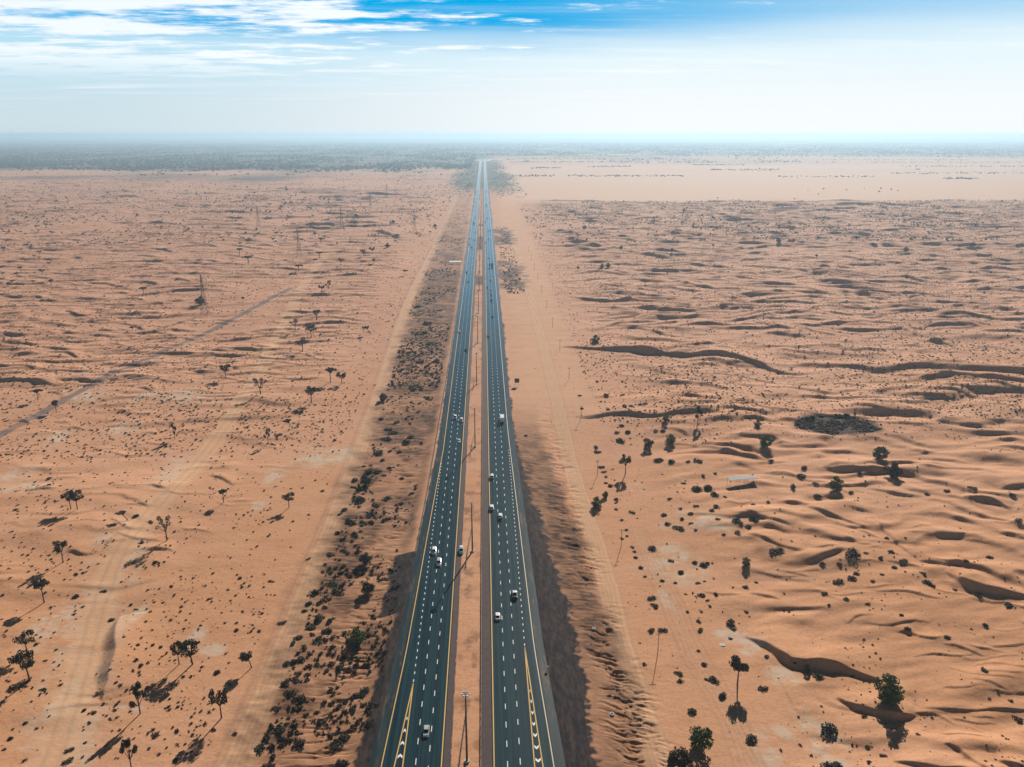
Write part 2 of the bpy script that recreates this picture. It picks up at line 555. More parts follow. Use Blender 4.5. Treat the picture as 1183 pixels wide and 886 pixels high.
def mesh_np(name, V, F, mat, smooth=False):
    V = np.asarray(V, np.float32)
    F = np.asarray(F, np.int32)
    me = bpy.data.meshes.new(name)
    k = F.shape[1]
    me.vertices.add(len(V))
    me.vertices.foreach_set('co', V.ravel())
    me.loops.add(F.size)
    me.loops.foreach_set('vertex_index', F.ravel())
    me.polygons.add(len(F))
    me.polygons.foreach_set('loop_start', np.arange(0, F.size, k, dtype=np.int32))
    me.polygons.foreach_set('loop_total', np.full(len(F), k, np.int32))
    if smooth:
        me.polygons.foreach_set('use_smooth', np.ones(len(F), bool))
    me.update(calc_edges=True)
    me.materials.append(mat)
    return me


def obj_np(name, V, F, mat, parent=None, smooth=False):
    return link(bpy.data.objects.new(name, mesh_np(name, V, F, mat, smooth)), parent)


class MB:
    def __init__(s):
        s.v, s.f = [], []

    def add(s, vs, fs):
        o = len(s.v)
        s.v += [tuple(p) for p in vs]
        s.f += [tuple(i + o for i in f) for f in fs]
        return s

    def box(s, c, d, rz=0.0, taper=1.0):
        x, y, z = d[0] / 2, d[1] / 2, d[2] / 2
        vs = []
        for sz in (-1, 1):
            t = taper if sz > 0 else 1
            for sx, sy in ((-1, -1), (1, -1), (1, 1), (-1, 1)):
                px, py = sx * x * t, sy * y * t
                vs.append((c[0] + px * math.cos(rz) - py * math.sin(rz), c[1] + px * math.sin(rz) + py * math.cos(rz), c[2] + sz * z))
        return s.add(vs, [(3, 2, 1, 0), (4, 5, 6, 7), (0, 1, 5, 4), (1, 2, 6, 5), (2, 3, 7, 6), (3, 0, 4, 7)])

    def tube(s, a, b, ra, rb, n=8, cap=True):
        a, b = np.array(a, float), np.array(b, float)
        d = b - a
        d /= np.linalg.norm(d)
        u = np.cross(d, (0, 0, 1) if abs(d[2]) < .9 else (1, 0, 0))
        u /= np.linalg.norm(u)
        w = np.cross(d, u)
        vs = []
        for P, r in ((a, ra), (b, rb)):
            for i in range(n):
                t = 2 * math.pi * i / n
                vs.append(P + r * (math.cos(t) * u + math.sin(t) * w))
        fs = [(i, (i + 1) % n, n + (i + 1) % n, n + i) for i in range(n)]
        if cap:
            fs += [tuple(range(n))[::-1], tuple(range(n, 2 * n))]
        return s.add(vs, fs)

    def loft(s, secs, cap=True):
        n = len(secs[0])
        o = []
        for q in secs:
            o += list(q)
        fs = []
        for k in range(len(secs) - 1):
            for i in range(n):
                fs.append((k * n + i, k * n + (i + 1) % n, (k + 1) * n + (i + 1) % n, (k + 1) * n + i))
        if cap:
            fs += [tuple(range(n))[::-1], tuple(range((len(secs) - 1) * n, len(secs) * n))]
        return s.add(o, fs)

    def mesh(s, name, mat, smooth=False):
        me = bpy.data.meshes.new(name)
        me.from_pydata(s.v, [], s.f)
        me.materials.append(mat)
        if smooth:
            me.polygons.foreach_set('use_smooth', [True] * len(me.polygons))
        me.update()
        return me

    def build(s, name, mat, parent=None, smooth=False):
        return link(bpy.data.objects.new(name, s.mesh(name, mat, smooth)), parent)


def tag(o, label=None, cat=None, group=None, kind=None):
    for k, vv in (('label', label), ('category', cat), ('group', group), ('kind', kind)):
        if vv is not None:
            o[k] = vv
    return o


def empty(name, loc=(0, 0, 0), rz=0.0):
    o = bpy.data.objects.new(name, None)
    o.location = loc
    o.rotation_euler = (0, 0, rz)
    o.empty_display_size = .5
    return link(o)


def copy_tree(o, parent=None, skip=()):
    c = o.copy()
    for k in ('label', 'category', 'group'):
        if parent is not None and k in c:
            del c[k]
    C.objects.link(c)
    if parent is not None:
        c.parent = parent
    for ch in KIDS.get(o.name, []):
        if ch.name.split('.')[0] in skip:
            continue
        copy_tree(ch, c, skip)
    return c


KIDS = {}


def note_kids(root):
    for o in [root] + list(root.children_recursive):
        KIDS[o.name] = list(o.children)


# ------------------------------------------------------------------ the ground sheet
def seg_dist(x, y, P):
    d = np.full(len(x), 1e9)
    for (ax, ay), (bx, by) in zip(P[:-1], P[1:]):
        vx, vy = bx - ax, by - ay
        t = np.clip(((x - ax) * vx + (y - ay) * vy) / (vx * vx + vy * vy), 0, 1)
        d = np.minimum(d, np.hypot(x - ax - t * vx, y - ay - t * vy))
    return d


def spline(P, n=8):
    P = np.array(P)
    t = np.arange(len(P))
    tt = np.linspace(0, len(P) - 1, (len(P) - 1) * n + 1)
    a = np.stack([np.interp(tt, t, P[:, i]) for i in (0, 1)], 1)
    k = np.hanning(n + 2)
    k /= k.sum()
    m = len(k) // 2
    b = np.stack([np.convolve(np.pad(a[:, i], (m, len(k) - 1 - m), mode='edge'), k, 'valid') for i in (0, 1)], 1)
    return b


TRK = {
    'hardpan_track': [(95, 900), (140, 820), (165, 760), (182, 706), (190, 668), (204, 628), (222, 585), (240, 545), (262, 500), (296, 440), (330, 370), (352, 325), (380, 290)],
    'fence_track': [(262, 900), (305, 800), (345, 700), (385, 600), (415, 520), (442, 440), (470, 350), (500, 290), (530, 222)],
    'grey_road': [(-10, 503), (35, 480), (70, 462), (130, 430), (190, 402), (250, 376), (300, 352), (340, 330)],
    'right_track': [(772, 900), (738, 800), (714, 720), (698, 650), (682, 600), (662, 540), (650, 490), (628, 400), (610, 330), (600, 290)],
    'right_track_2': [(880, 900), (845, 810), (800, 740), (775, 680), (752, 640), (735, 600)],
}
# the wide hardpan track of the photo lies further left at its near end
TRK['hardpan_track'] = [(40, 910), (62, 860), (82, 800), (98, 745), (110, 700), (122, 668), (138, 632), (168, 593), (205, 556), (250, 500), (292, 440), (330, 370), (352, 325), (380, 290)]
HARD_ELL = [  # pale hardpan patches (photo px centre, radii px)
    (200, 540, 22, 20), (55, 715, 28, 34), (72, 800, 22, 40), (160, 700, 10, 14), (100, 455, 30, 8), (70, 500, 16, 10), (140, 490, 22, 9), (20, 545, 25, 12),
    (375, 523, 45, 14), (225, 730, 14, 16), (155, 640, 10, 18), (118, 618, 16, 8), (320, 545, 16, 12), (300, 580, 16, 6), (245, 745, 16, 8),
    (150, 810, 20, 8), (735, 555, 12, 6), (800, 595, 40, 14), (830, 600, 24, 12), (770, 680, 14, 14), (870, 735, 22, 12), (885, 850, 20, 30), (960, 850, 28, 30),
    (935, 815, 30, 16), (910, 830, 16, 10), (905, 765, 24, 14), (780, 640, 40, 24), (215, 455, 40, 8), (165, 455, 20, 6), (30, 560, 30, 10), (850, 720, 30, 10),
]


def center(Y):
    """(x, y, tangent) shift of the alignment: straight, then bending right far away"""
    if Y <= BEND_Y:
        return 0.0, Y, 0.0
    a = min((Y - BEND_Y) / BEND_R, .95)
    x = BEND_R * (1 - math.cos(a))
    y = BEND_Y + BEND_R * math.sin(a)
    rest = (Y - BEND_Y) - BEND_R * .95
    if rest > 0:
        x += rest * math.sin(a)
        y += rest * math.cos(a)
    return x, y, a


inmed0 = lambda x: (x > -9.2 + OFF) & (x < -1.2 + OFF)


def build_ground():
    ys = [-260., -120., -20., 40., 80.]
    y = 105.0
    while y < 42000:
        d = y * cp + CAMH * sp
        st = min(0.9 * d * d / (FPX * CAMH / cp) / cp, max(1.3, y * .0023)) if y < 3600 else y * (.0055 if y < 8600 else .011)
        y += max(st, .28)
        ys.append(y)
    ys = np.array(ys)
    t = np.linspace(-.83, .80, 1100)
    t = np.concatenate([[-9, -4, -2.2, -1.5, -1.15, -.95], t, [.92, 1.15, 1.5, 2.2, 4, 9]])
    d = np.maximum(ys * cp + CAMH * sp, 110)
    X = t[None, :] * d[:, None]
    Y = np.repeat(ys[:, None], len(t), 1)
    nr, nc = X.shape
    x, y = X.ravel(), Y.ravel()
    z = height(x, y)
    V = np.stack([x, y, z], 1)
    i = np.arange((nr - 1) * nc).reshape(nr - 1, nc)[:, :-1].ravel()
    F = np.stack([i, i + 1, i + nc + 1, i + nc], 1)
    o = obj_np('ground', V, F, M['sand'], None, True)
    tag(o, 'orange desert sand ground with dunes on both sides of the highway', 'ground', kind='structure')
    # ---- zone masks
    n1 = fbm(x / 9, y / 9, 4)
    er, el = zones(x, y)
    re, le = R_EDGE(y), L_EDGE(y)
    d1, d2 = x - re, le - x
    lowf = fbm(x * 0, y / 40, 3)
    gw = np.interp(y, [0, 183, 245, 300, 365, 440, 480], [12, 13, 17, 13, 8.5, 4, 3.0]) + 1.5 * lowf
    gravel = (1 - sst(-.7, .7, d1 - gw + 3.0 * n1 + 2.2 * fbm(x / 2.2, y / 1.6, 3))) * (d1 > -2)
    lgw = 4.8 * (1 - sst(230, 300, y)) + 3.6 + .8 * lowf
    lgw = np.where((y > 258) & (y < 304), 13.5, lgw)
    gravel = np.maximum(gravel, (1 - sst(-.6, .6, d2 - lgw + 1.4 * n1 + 1.4 * fbm(x / 1.8, y / 2.2, 3))) * (d2 > -2))
    cor = (d1 < 1) & (d2 < 1)
    medg = 1 - sst(-1., 1., np.abs(x - (-5.6 + OFF)) - 4.2 + .5 * n1) * 0
    inmed = (x > -12.5 + OFF) & (x < 3.2 + OFF)
    mg = np.maximum(1 - sst(0, 1.2, x - (-10.4 + OFF) + .4 * n1), sst(-1.6, -.4, x - OFF + .4 * n1))
    for a, b in ((925, 1010), (1225, 1420), (1560, 1620)):
        mg = np.maximum(mg, sst(a, a + 20, y) * (1 - sst(b - 20, b, y)))
    gravel = np.where(inmed & cor, mg * .8, gravel)
    eroded = np.exp(-((d1 - gw - 7.5 + 5 * n1) / 10.5) ** 6) * er * (.62 + .38 * sst(215, 260, y)) 
    eroded = np.where(inmed0(x), .55 * sst(.0, .5, n1 + .6 * fbm(x / 2.5, y / 3.5, 3)), eroded)
    strip = sst(4, 9, d2 - 2 * n1) * (1 - sst(38, 54, d2 + 9 * n1 - .006 * y)) * (1 - sst(1300, 1900, y) * .6)
    eroded = np.maximum(eroded, strip * (.5 + .5 * sst(-.1, .35, fbm(x / 21, y / 30, 4) + .5 * sst(560, 640, y) * (1 - sst(1000, 1100, y)))))
    # dark scrubby patches by the right carriageway
    for (a, b, w) in ((905, 1150, 42), (1290, 1560, 44)):
        pm = sst(a, a + 22, y + 25 * n1) * (1 - sst(b - 45, b, y + 40 * n1 + .9 * d1)) * sst(3, 6, d1) * (1 - sst(w - 14, w, d1 + 14 * n1))
        pm = pm * sst(-.55, .15, fbm(x / 14, y / 40, 4) + .25)
        eroded = np.maximum(eroded, pm * .95)
        gravel = np.maximum(gravel, pm * .35)
    hard = np.zeros(len(x))
    zone = np.nonzero((y < 1000) & (np.abs(x) < 800))[0]
    for (u, v, ru, rv) in HARD_ELL:
        c = flat(u, v)
        s = scale_at((c[0], c[1], 0))
        rx = ru / s
        ry = abs(flat(u, v - rv)[1] - c[1])
        q = np.hypot((x[zone] - c[0]) / rx, (y[zone] - c[1]) / ry) + .35 * n1[zone]
        hard[zone] = np.maximum(hard[zone], 1 - sst(.45, 1.15, q))
    track = np.zeros(len(x))
    grey = np.zeros(len(x))
    for nm, P in TRK.items():
        P = spline([flat(*p) for p in P])
        zz = np.nonzero((y < P[:, 1].max() + 40) & (x > P[:, 0].min() - 40) & (x < P[:, 0].max() + 40))[0]
        dd = seg_dist(x[zz], y[zz], P) + .7 * n1[zz]
        if nm == 'grey_road':
            grey[zz] = np.maximum(grey[zz], 1 - sst(2.6, 4.6, dd))
        elif nm == 'hardpan_track':
            near = 1 - sst(230, 420, y[zz])
            track[zz] = np.maximum(track[zz], (1 - sst(3.2, 8.5, dd)) * .9)
            hard[zz] = np.maximum(hard[zz], near * (1 - sst(3, 9, np.abs(dd - 6))) * .6)
            grey[zz] = np.maximum(grey[zz], .22 * np.exp(-((dd - 2.2) / .8) ** 2))
        else:
            w = 6.0 if nm in ('right_track', 'fence_track') else 3.0
            track[zz] = np.maximum(track[zz], (1 - sst(w * .5, w, dd)) * (1 if w > 4 else .3))
            for o2 in (0.8, 2.4, 4.6):
                grey[zz] = np.maximum(grey[zz], .26 * np.exp(-((dd - o2) / .45) ** 2))
            if nm == 'fence_track':
                P2 = P + np.array([-6.5, 0])
                d3 = seg_dist(x[zz], y[zz], P2)
                grey[zz] = np.maximum(grey[zz], .30 * np.exp(-(d3 / .8) ** 2))
    cleared = (1 - sst(12, 40, np.abs(x - 42 - .01 * y))) * sst(430, 520, y) * (1 - sst(2200, 2600, y))
    track = np.maximum(track, cleared * .55)
    pl = sst(55, 120, x + 30 * n1) * sst(2020, 2260, y + 120 * n1 + 90 * fbm(x / 200, y / 300, 3)) * (1 - sst(4300, 5200, y))
    c = flat(968, 489)
    char = 1 - sst(.8, 1.08, np.hypot((x - c[0]) / 30, (y - c[1]) / 17) + .28 * n1)
    gleft = sst(3700, 4700, y - .12 * x - 1300 * fbm(x / 800, y / 800, 4))
    gright = sst(5300, 7600, y - 1400 * fbm(x / 1500, y / 2500, 3))
    green = np.where(x < 0, gleft, np.maximum(gright, 0))
    # green verges far along the highway
    green = np.maximum(green, sst(2300, 2900, y) * (1 - sst(70, 130, np.abs(x + 5) + 60 * n1 + 70 * fbm(x / 300, y / 500, 3))))
    green = np.maximum(green, .55 * sst(1900, 2500, y) * sst(200, 420, -x) * sst(.05, .4, fbm(x / 500, y / 700, 3)))
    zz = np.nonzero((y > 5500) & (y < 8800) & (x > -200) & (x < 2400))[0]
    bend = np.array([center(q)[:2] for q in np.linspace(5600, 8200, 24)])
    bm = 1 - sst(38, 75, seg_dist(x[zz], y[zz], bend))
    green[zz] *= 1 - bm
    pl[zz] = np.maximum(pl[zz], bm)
    for nm, arr in (('zoneA', (gravel, hard, eroded, green)), ('zoneB', (track, pl, char, grey))):
        at = o.data.color_attributes.new(nm, 'FLOAT_COLOR', 'POINT')
        at.data.foreach_set('color', np.clip(np.stack(arr, 1), 0, 1).astype(np.float32).ravel())
    return o


build_ground()


# ------------------------------------------------------------------ highway
def zroad(y, lift):
    return lift + lift * y / 900.0 - .00010 * y + .0


def strip(fl, fr, z, y0, y1, name, mat, parent=None, step=None):
    Y = [y0]
    while Y[-1] < y1:
        Y.append(Y[-1] + (step or min(12 if Y[-1] < 700 else 40, max(y1 - Y[-1], .01)) if Y[-1] + 40 < y1 or not step else step))
        if Y[-1] > y1 - 1e-6:
            Y[-1] = y1
            break
    V, F = [], []
    for i, q in enumerate(Y):
        x0, yy, a = center(q)
        for fx in (fl, fr):
            o = float(fx(q))
            V.append((x0 + o * math.cos(a), yy - o * math.sin(a), zroad(q, z)))
        if i:
            k = 2 * i
            F.append((k - 2, k - 1, k + 1, k))
    return V, F


def strip_obj(fl, fr, z, y0, y1, name, mat, parent=None):
    V, F = strip(fl, fr, z, y0, y1, name, mat)
    return obj_np(name, V, F, mat, parent)


K = lambda v: (lambda y: v + OFF)
Y0, Y1 = 60, 8200
rs = strip_obj(lambda y: 0.6 + OFF, lambda y: R_EDGE(y) + 3.4, -.045, Y0, Y1, 'road_shoulder', M['shoulder'])
tag(rs, 'grey asphalt shoulders flanking the right carriageway', 'road shoulder', kind='structure')
ls = strip_obj(lambda y: L_EDGE(y) - 3.6, lambda y: -10.6 + OFF, -.045, Y0, Y1, 'road_shoulder', M['shoulder'])
tag(ls, 'grey asphalt shoulders flanking the left carriageway', 'road shoulder', kind='structure')
ms = strip_obj(K(-.35), K(2.6), -.035, Y0, Y1, 'median_shoulder', M['median_gravel'])
tag(ms, 'purplish grey gravel strip between guard rail and right carriageway', 'road shoulder', kind='structure')
ms = strip_obj(K(-11.6), K(-9.4), -.035, Y0, Y1, 'median_shoulder', M['median_gravel'])
tag(ms, 'purplish grey gravel strip between left carriageway and sandy median', 'road shoulder', kind='structure')
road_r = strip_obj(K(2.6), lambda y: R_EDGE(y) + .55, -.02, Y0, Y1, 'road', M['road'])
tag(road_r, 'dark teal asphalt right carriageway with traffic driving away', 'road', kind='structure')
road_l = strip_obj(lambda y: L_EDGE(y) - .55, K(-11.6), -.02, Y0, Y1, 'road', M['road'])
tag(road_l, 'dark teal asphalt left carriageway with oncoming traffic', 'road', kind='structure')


def edge_line(f, w, name, mat, parent, y1=5600):
    V, F = strip(lambda y: f(y) - w / 2, lambda y: f(y) + w / 2, -.008, Y0, y1, name, mat)
    o = obj_np(name, V, F, mat, parent)
    return o


def dashes(f, w, ln, per, y0, y1, name, mat, parent):
    V, F = [], []
    q = y0
    while q < y1:
        k = len(V)
        for yy in (q, q + ln):
            for s in (-w / 2, w / 2):
                V.append((float(f(yy)) + s, yy, zroad(yy, -.008)))
        F.append((k, k + 1, k + 3, k + 2))
        q += per
    return obj_np(name, V, F, mat, parent)


edge_line(K(3.15), .34, 'yellow_edge_line', M['yellow'], road_r)
edge_line(lambda y: R_EDGE(y), .30, 'white_edge_line', plain_mat('faded_edge_paint', (.66, .52, .36), .7, var=.1), road_r)
edge_line(K(-12.1), .34, 'yellow_edge_line', M['yellow'], road_l)
edge_line(lambda y: L_EDGE(y), .32, 'yellow_edge_line', M['yellow'], road_l)
dashes(K(7.05), .24, 2.5, 8.0, 100, 2200, 'lane_dashes', M['white'], road_r)
dashes(K(10.75), .24, 2.5, 8.0, 101, 2200, 'lane_dashes', M['white'], road_r)
dashes(K(14.75), .28, 1.25, 4.0, 236, 420, 'merge_dashes', M['white'], road_r)
dashes(K(-15.85), .24, 2.5, 8.0, 99, 2200, 'lane_dashes', M['white'], road_l)
dashes(K(-19.6), .24, 2.5, 8.0, 102, 2200, 'lane_dashes', M['white'], road_l)
dashes(K(-23.25), .28, 1.25, 4.0, 218, 400, 'exit_dashes', M['white'], road_l)


def gore(parent, apexY, fa, fb, yend, chev, up):
    V, F = [], []
    for f in (fa, fb):
        k0 = len(V)
        ys = np.linspace(apexY, yend, 24)
        for i, q in enumerate(ys):
            for s in (-.17, .17):
                V.append((f(q) + s, q, zroad(q, -.006)))
            if i:
                k = k0 + 2 * i
                F.append((k - 2, k - 1, k + 1, k))
    obj_np('gore_line', V, F, M['yellow'], parent)
    V, F = [], []
    for q in chev:
        a, b = fa(q), fb(q)
        c, hw = (a + b) / 2, abs(b - a) / 2 - .38
        if hw < .12:
            hw = .12
        t = .85 if up else -.85
        L = 1.0
        k = len(V)
        for (dx, dy) in ((-hw, 0), (0, t), (hw, 0), (hw, L), (0, t + L), (-hw, L)):
            V.append((c + dx, q + dy, zroad(q, -.006)))
        F += [(k, k + 1, k + 4, k + 5), (k + 1, k + 2, k + 3, k + 4)]
    obj_np('chevron_marking', V, F, M['white'], parent)


ay = flat(605.6, 747)[1]
by = flat(620, 869)[1]
gore(road_r, ay, lambda q: 14.75 + OFF + .08 * (ay - q) / (ay - by), lambda q: 14.75 + OFF + 2.25 * (ay - q) / (ay - by), 120,
     [flat(610, v)[1] - .5 for v in (797, 809, 822, 835, 848, 862, 877, 893, 910)], False)
ay2 = flat(477.5, 789)[1]
by2 = flat(460, 881)[1]
gore(road_l, ay2, lambda q: -23.25 + OFF - .02 * (ay2 - q) / (ay2 - by2), lambda q: -23.25 + OFF - 2.35 * (ay2 - q) / (ay2 - by2), 120,
     [flat(465, v)[1] - .5 for v in (831, 845, 859.5, 874.5, 891, 908)], True)

# ------------------------------------------------------------------ guard rails
def guard_rail(path, spacing, label, y_cap=100):
    root = empty('guard_rail', (path[0][0], path[0][1], 0))
    tag(root, label, 'guard rail', 'guard rails along the highway')
    ox, oy = path[0]
    P = np.array(path)
    seg = np.hypot(*(P[1:] - P[:-1]).T)
    tot = seg.sum()
    cum = np.concatenate([[0], np.cumsum(seg)])
    at = lambda s: (np.interp(s, cum, P[:, 0]), np.interp(s, cum, P[:, 1]))
    N = max(2, int(tot / 24))
    secs = []
    for i in range(N + 1):
        x, y = at(tot * i / N)
        zz = height([x], [y])[0]
        secs.append([(x - ox + a, y - oy, zz + b) for a, b in ((-.05, .42), (.05, .42), (.11, .56), (.05, .64), (.11, .72), (.05, .86), (-.05, .86))])
    MB().loft(secs).build('rail_beam', M['dark_steel'], root)
    n = int(tot / spacing) + 1
    pm = None
    rest = MB()
    for i in range(n):
        x, y = at(i * spacing)
        zz = height([x], [y])[0]
        if i < min(n, y_cap):
            if pm is None:
                pm = MB().box((-.12, 0, .38), (.12, .18, .84)).mesh('post', M['dark_steel'])
            q = link(bpy.data.objects.new('post', pm), root)
            q.location = (x - ox, y - oy, zz)
        else:
            rest.box((x - ox - .12, y - oy, zz + .38), (.12, .18, .84))
    if rest.v:
        tag(rest.build('post', M['dark_steel'], root), kind='stuff')
    return root


guard_rail([(-.7 + OFF, 120), (-.7 + OFF, 1500), (-.7 + OFF, 3000)], 4.0, 'long steel guard rail running down the sandy median', 100)
ry = flat(480, 640)[1]
guard_rail([(flat(480, 640)[0], ry), (L_EDGE(ry + 60) - 4.0, ry + 60), (L_EDGE(ry + 300) - 4.0, ry + 300), (L_EDGE(ry + 800) - 4.0, ry + 900)], 4.0,
           'steel guard rail along the outer edge of the left carriageway', 100)

# ------------------------------------------------------------------ high mast lights in the median
def lamp_mast():
    root = empty('lamp_mast')
    H = 24.0
    b = MB()
    b.tube((0, 0, -.4), (0, 0, .55), .85, .8, 12)
    b.build('concrete_base', M['concrete'], root)
    MB().tube((0, 0, .5), (0, 0, H), .36, .20, 10).build('pole', M['dark_steel'], root, True)
    r = MB()
    for i in range(16):
        a, c = 2 * math.pi * i / 16, 2 * math.pi * (i + 1) / 16
        r.tube((1.1 * math.cos(a), 1.1 * math.sin(a), H - .2), (1.1 * math.cos(c), 1.1 * math.sin(c), H - .2), .07, .07, 6, False)
    for i in range(4):
        a = math.pi * i / 2
        r.tube((0, 0, H - .2), (1.1 * math.cos(a), 1.1 * math.sin(a), H - .2), .06, .06, 6)
    r.build('lamp_ring', M['steel'], root)
    for i in range(6):
        a = 2 * math.pi * i / 6
        f = MB().box((0, 0, 0), (.62, .46, .28), 0, .75).build('floodlight', M['steel'], root)
        f.location = (1.02 * math.cos(a), 1.02 * math.sin(a), H - .32)
        f.rotation_euler = (0, 0, a)
        g = MB().box((.04, 0, -.16), (.6, .4, .05)).build('lamp_lens', M['lamp_glass'], f)
    note_kids(root)
    return root


mast0 = lamp_mast()
ORD = ['nearest', 'second', 'third', 'fourth', 'fifth', 'sixth', 'seventh', 'eighth', 'ninth', 'tenth', 'eleventh', 'twelfth', 'thirteenth', 'fourteenth',
       'fifteenth', 'sixteenth', 'seventeenth', 'eighteenth', 'nineteenth', 'twentieth']
my = [flat(540, 879.5)[1], flat(546, 637)[1], flat(548, 516)[1]]
while len(my) < 18:
    my.append(my[-1] + 119.0)
for i, y in enumerate(my):
    o = mast0 if i == 0 else copy_tree(mast0, None, () if i < 6 else ('lamp_lens',))
    x = -4.75 + OFF
    o.location = (x, y, height([x], [y])[0])
    tag(o, 'tall grey high mast light in the sandy median, %s' % ('nearest of its row' if i == 0 else ORD[i] + ' from the front'), 'street light', 'high mast lights down the median')
    if i < 9:
        guard_rail([(-7.3 + OFF, y - 14), (-6.9 + OFF, y - 1), (-5.1 + OFF, y + 21)], 2.0,
                   'short guard rail shielding the %s high mast light' % (ORD[i] if i == 0 else ORD[i] + ' nearest'))

# ------------------------------------------------------------------ vehicles
def wheel_parts(root, pos, r, w=.24):
    tm = None
    for (x, y) in pos:
        t = link(bpy.data.objects.new('wheel', MB().tube((-w / 2, 0, 0), (w / 2, 0, 0), r, r, 14).mesh('tyre', M['rubber'])) if tm is None else bpy.data.objects.new('wheel', tm), root)
        tm = t.data
        t.location = (x, y, r)
        MB().tube((-w / 2 - .01, 0, 0), (w / 2 + .01, 0, 0), r * .6, r * .6, 10).build('rim', M['steel'], t)


PAINT = {}


def paint(name):
    if name not in PAINT:
        col = {'white': (.74, .75, .75), 'silver': (.42, .45, .47), 'black': (.012, .013, .015), 'dark grey': (.05, .055, .06), 'green': (.02, .26, .11),
               'blue': (.03, .07, .16), 'red': (.30, .03, .02), 'teal': (.03, .12, .14), 'cream': (.62, .56, .45)}[name]
        PAINT[name] = plain_mat('paint_' + name.replace(' ', '_'), col, .28, var=.02, spec=.5)
    return PAINT[name]


def section(y, w, z0, z1, rnd=.12, tw=1.0):
    """closed cross-section at station y: bottom width w, top width w*tw"""
    h = w / 2
    t = h * tw
    return [(-h + .06, y, z0), (h - .06, y, z0), (h, y, z0 + .1), (h, y, z0 + (z1 - z0) * .55), (t, y, z1 - rnd), (t - rnd, y, z1), (-t + rnd, y, z1), (-t, y, z1 - rnd), (-h, y, z0 + (z1 - z0) * .55), (-h, y, z0 + .1)]


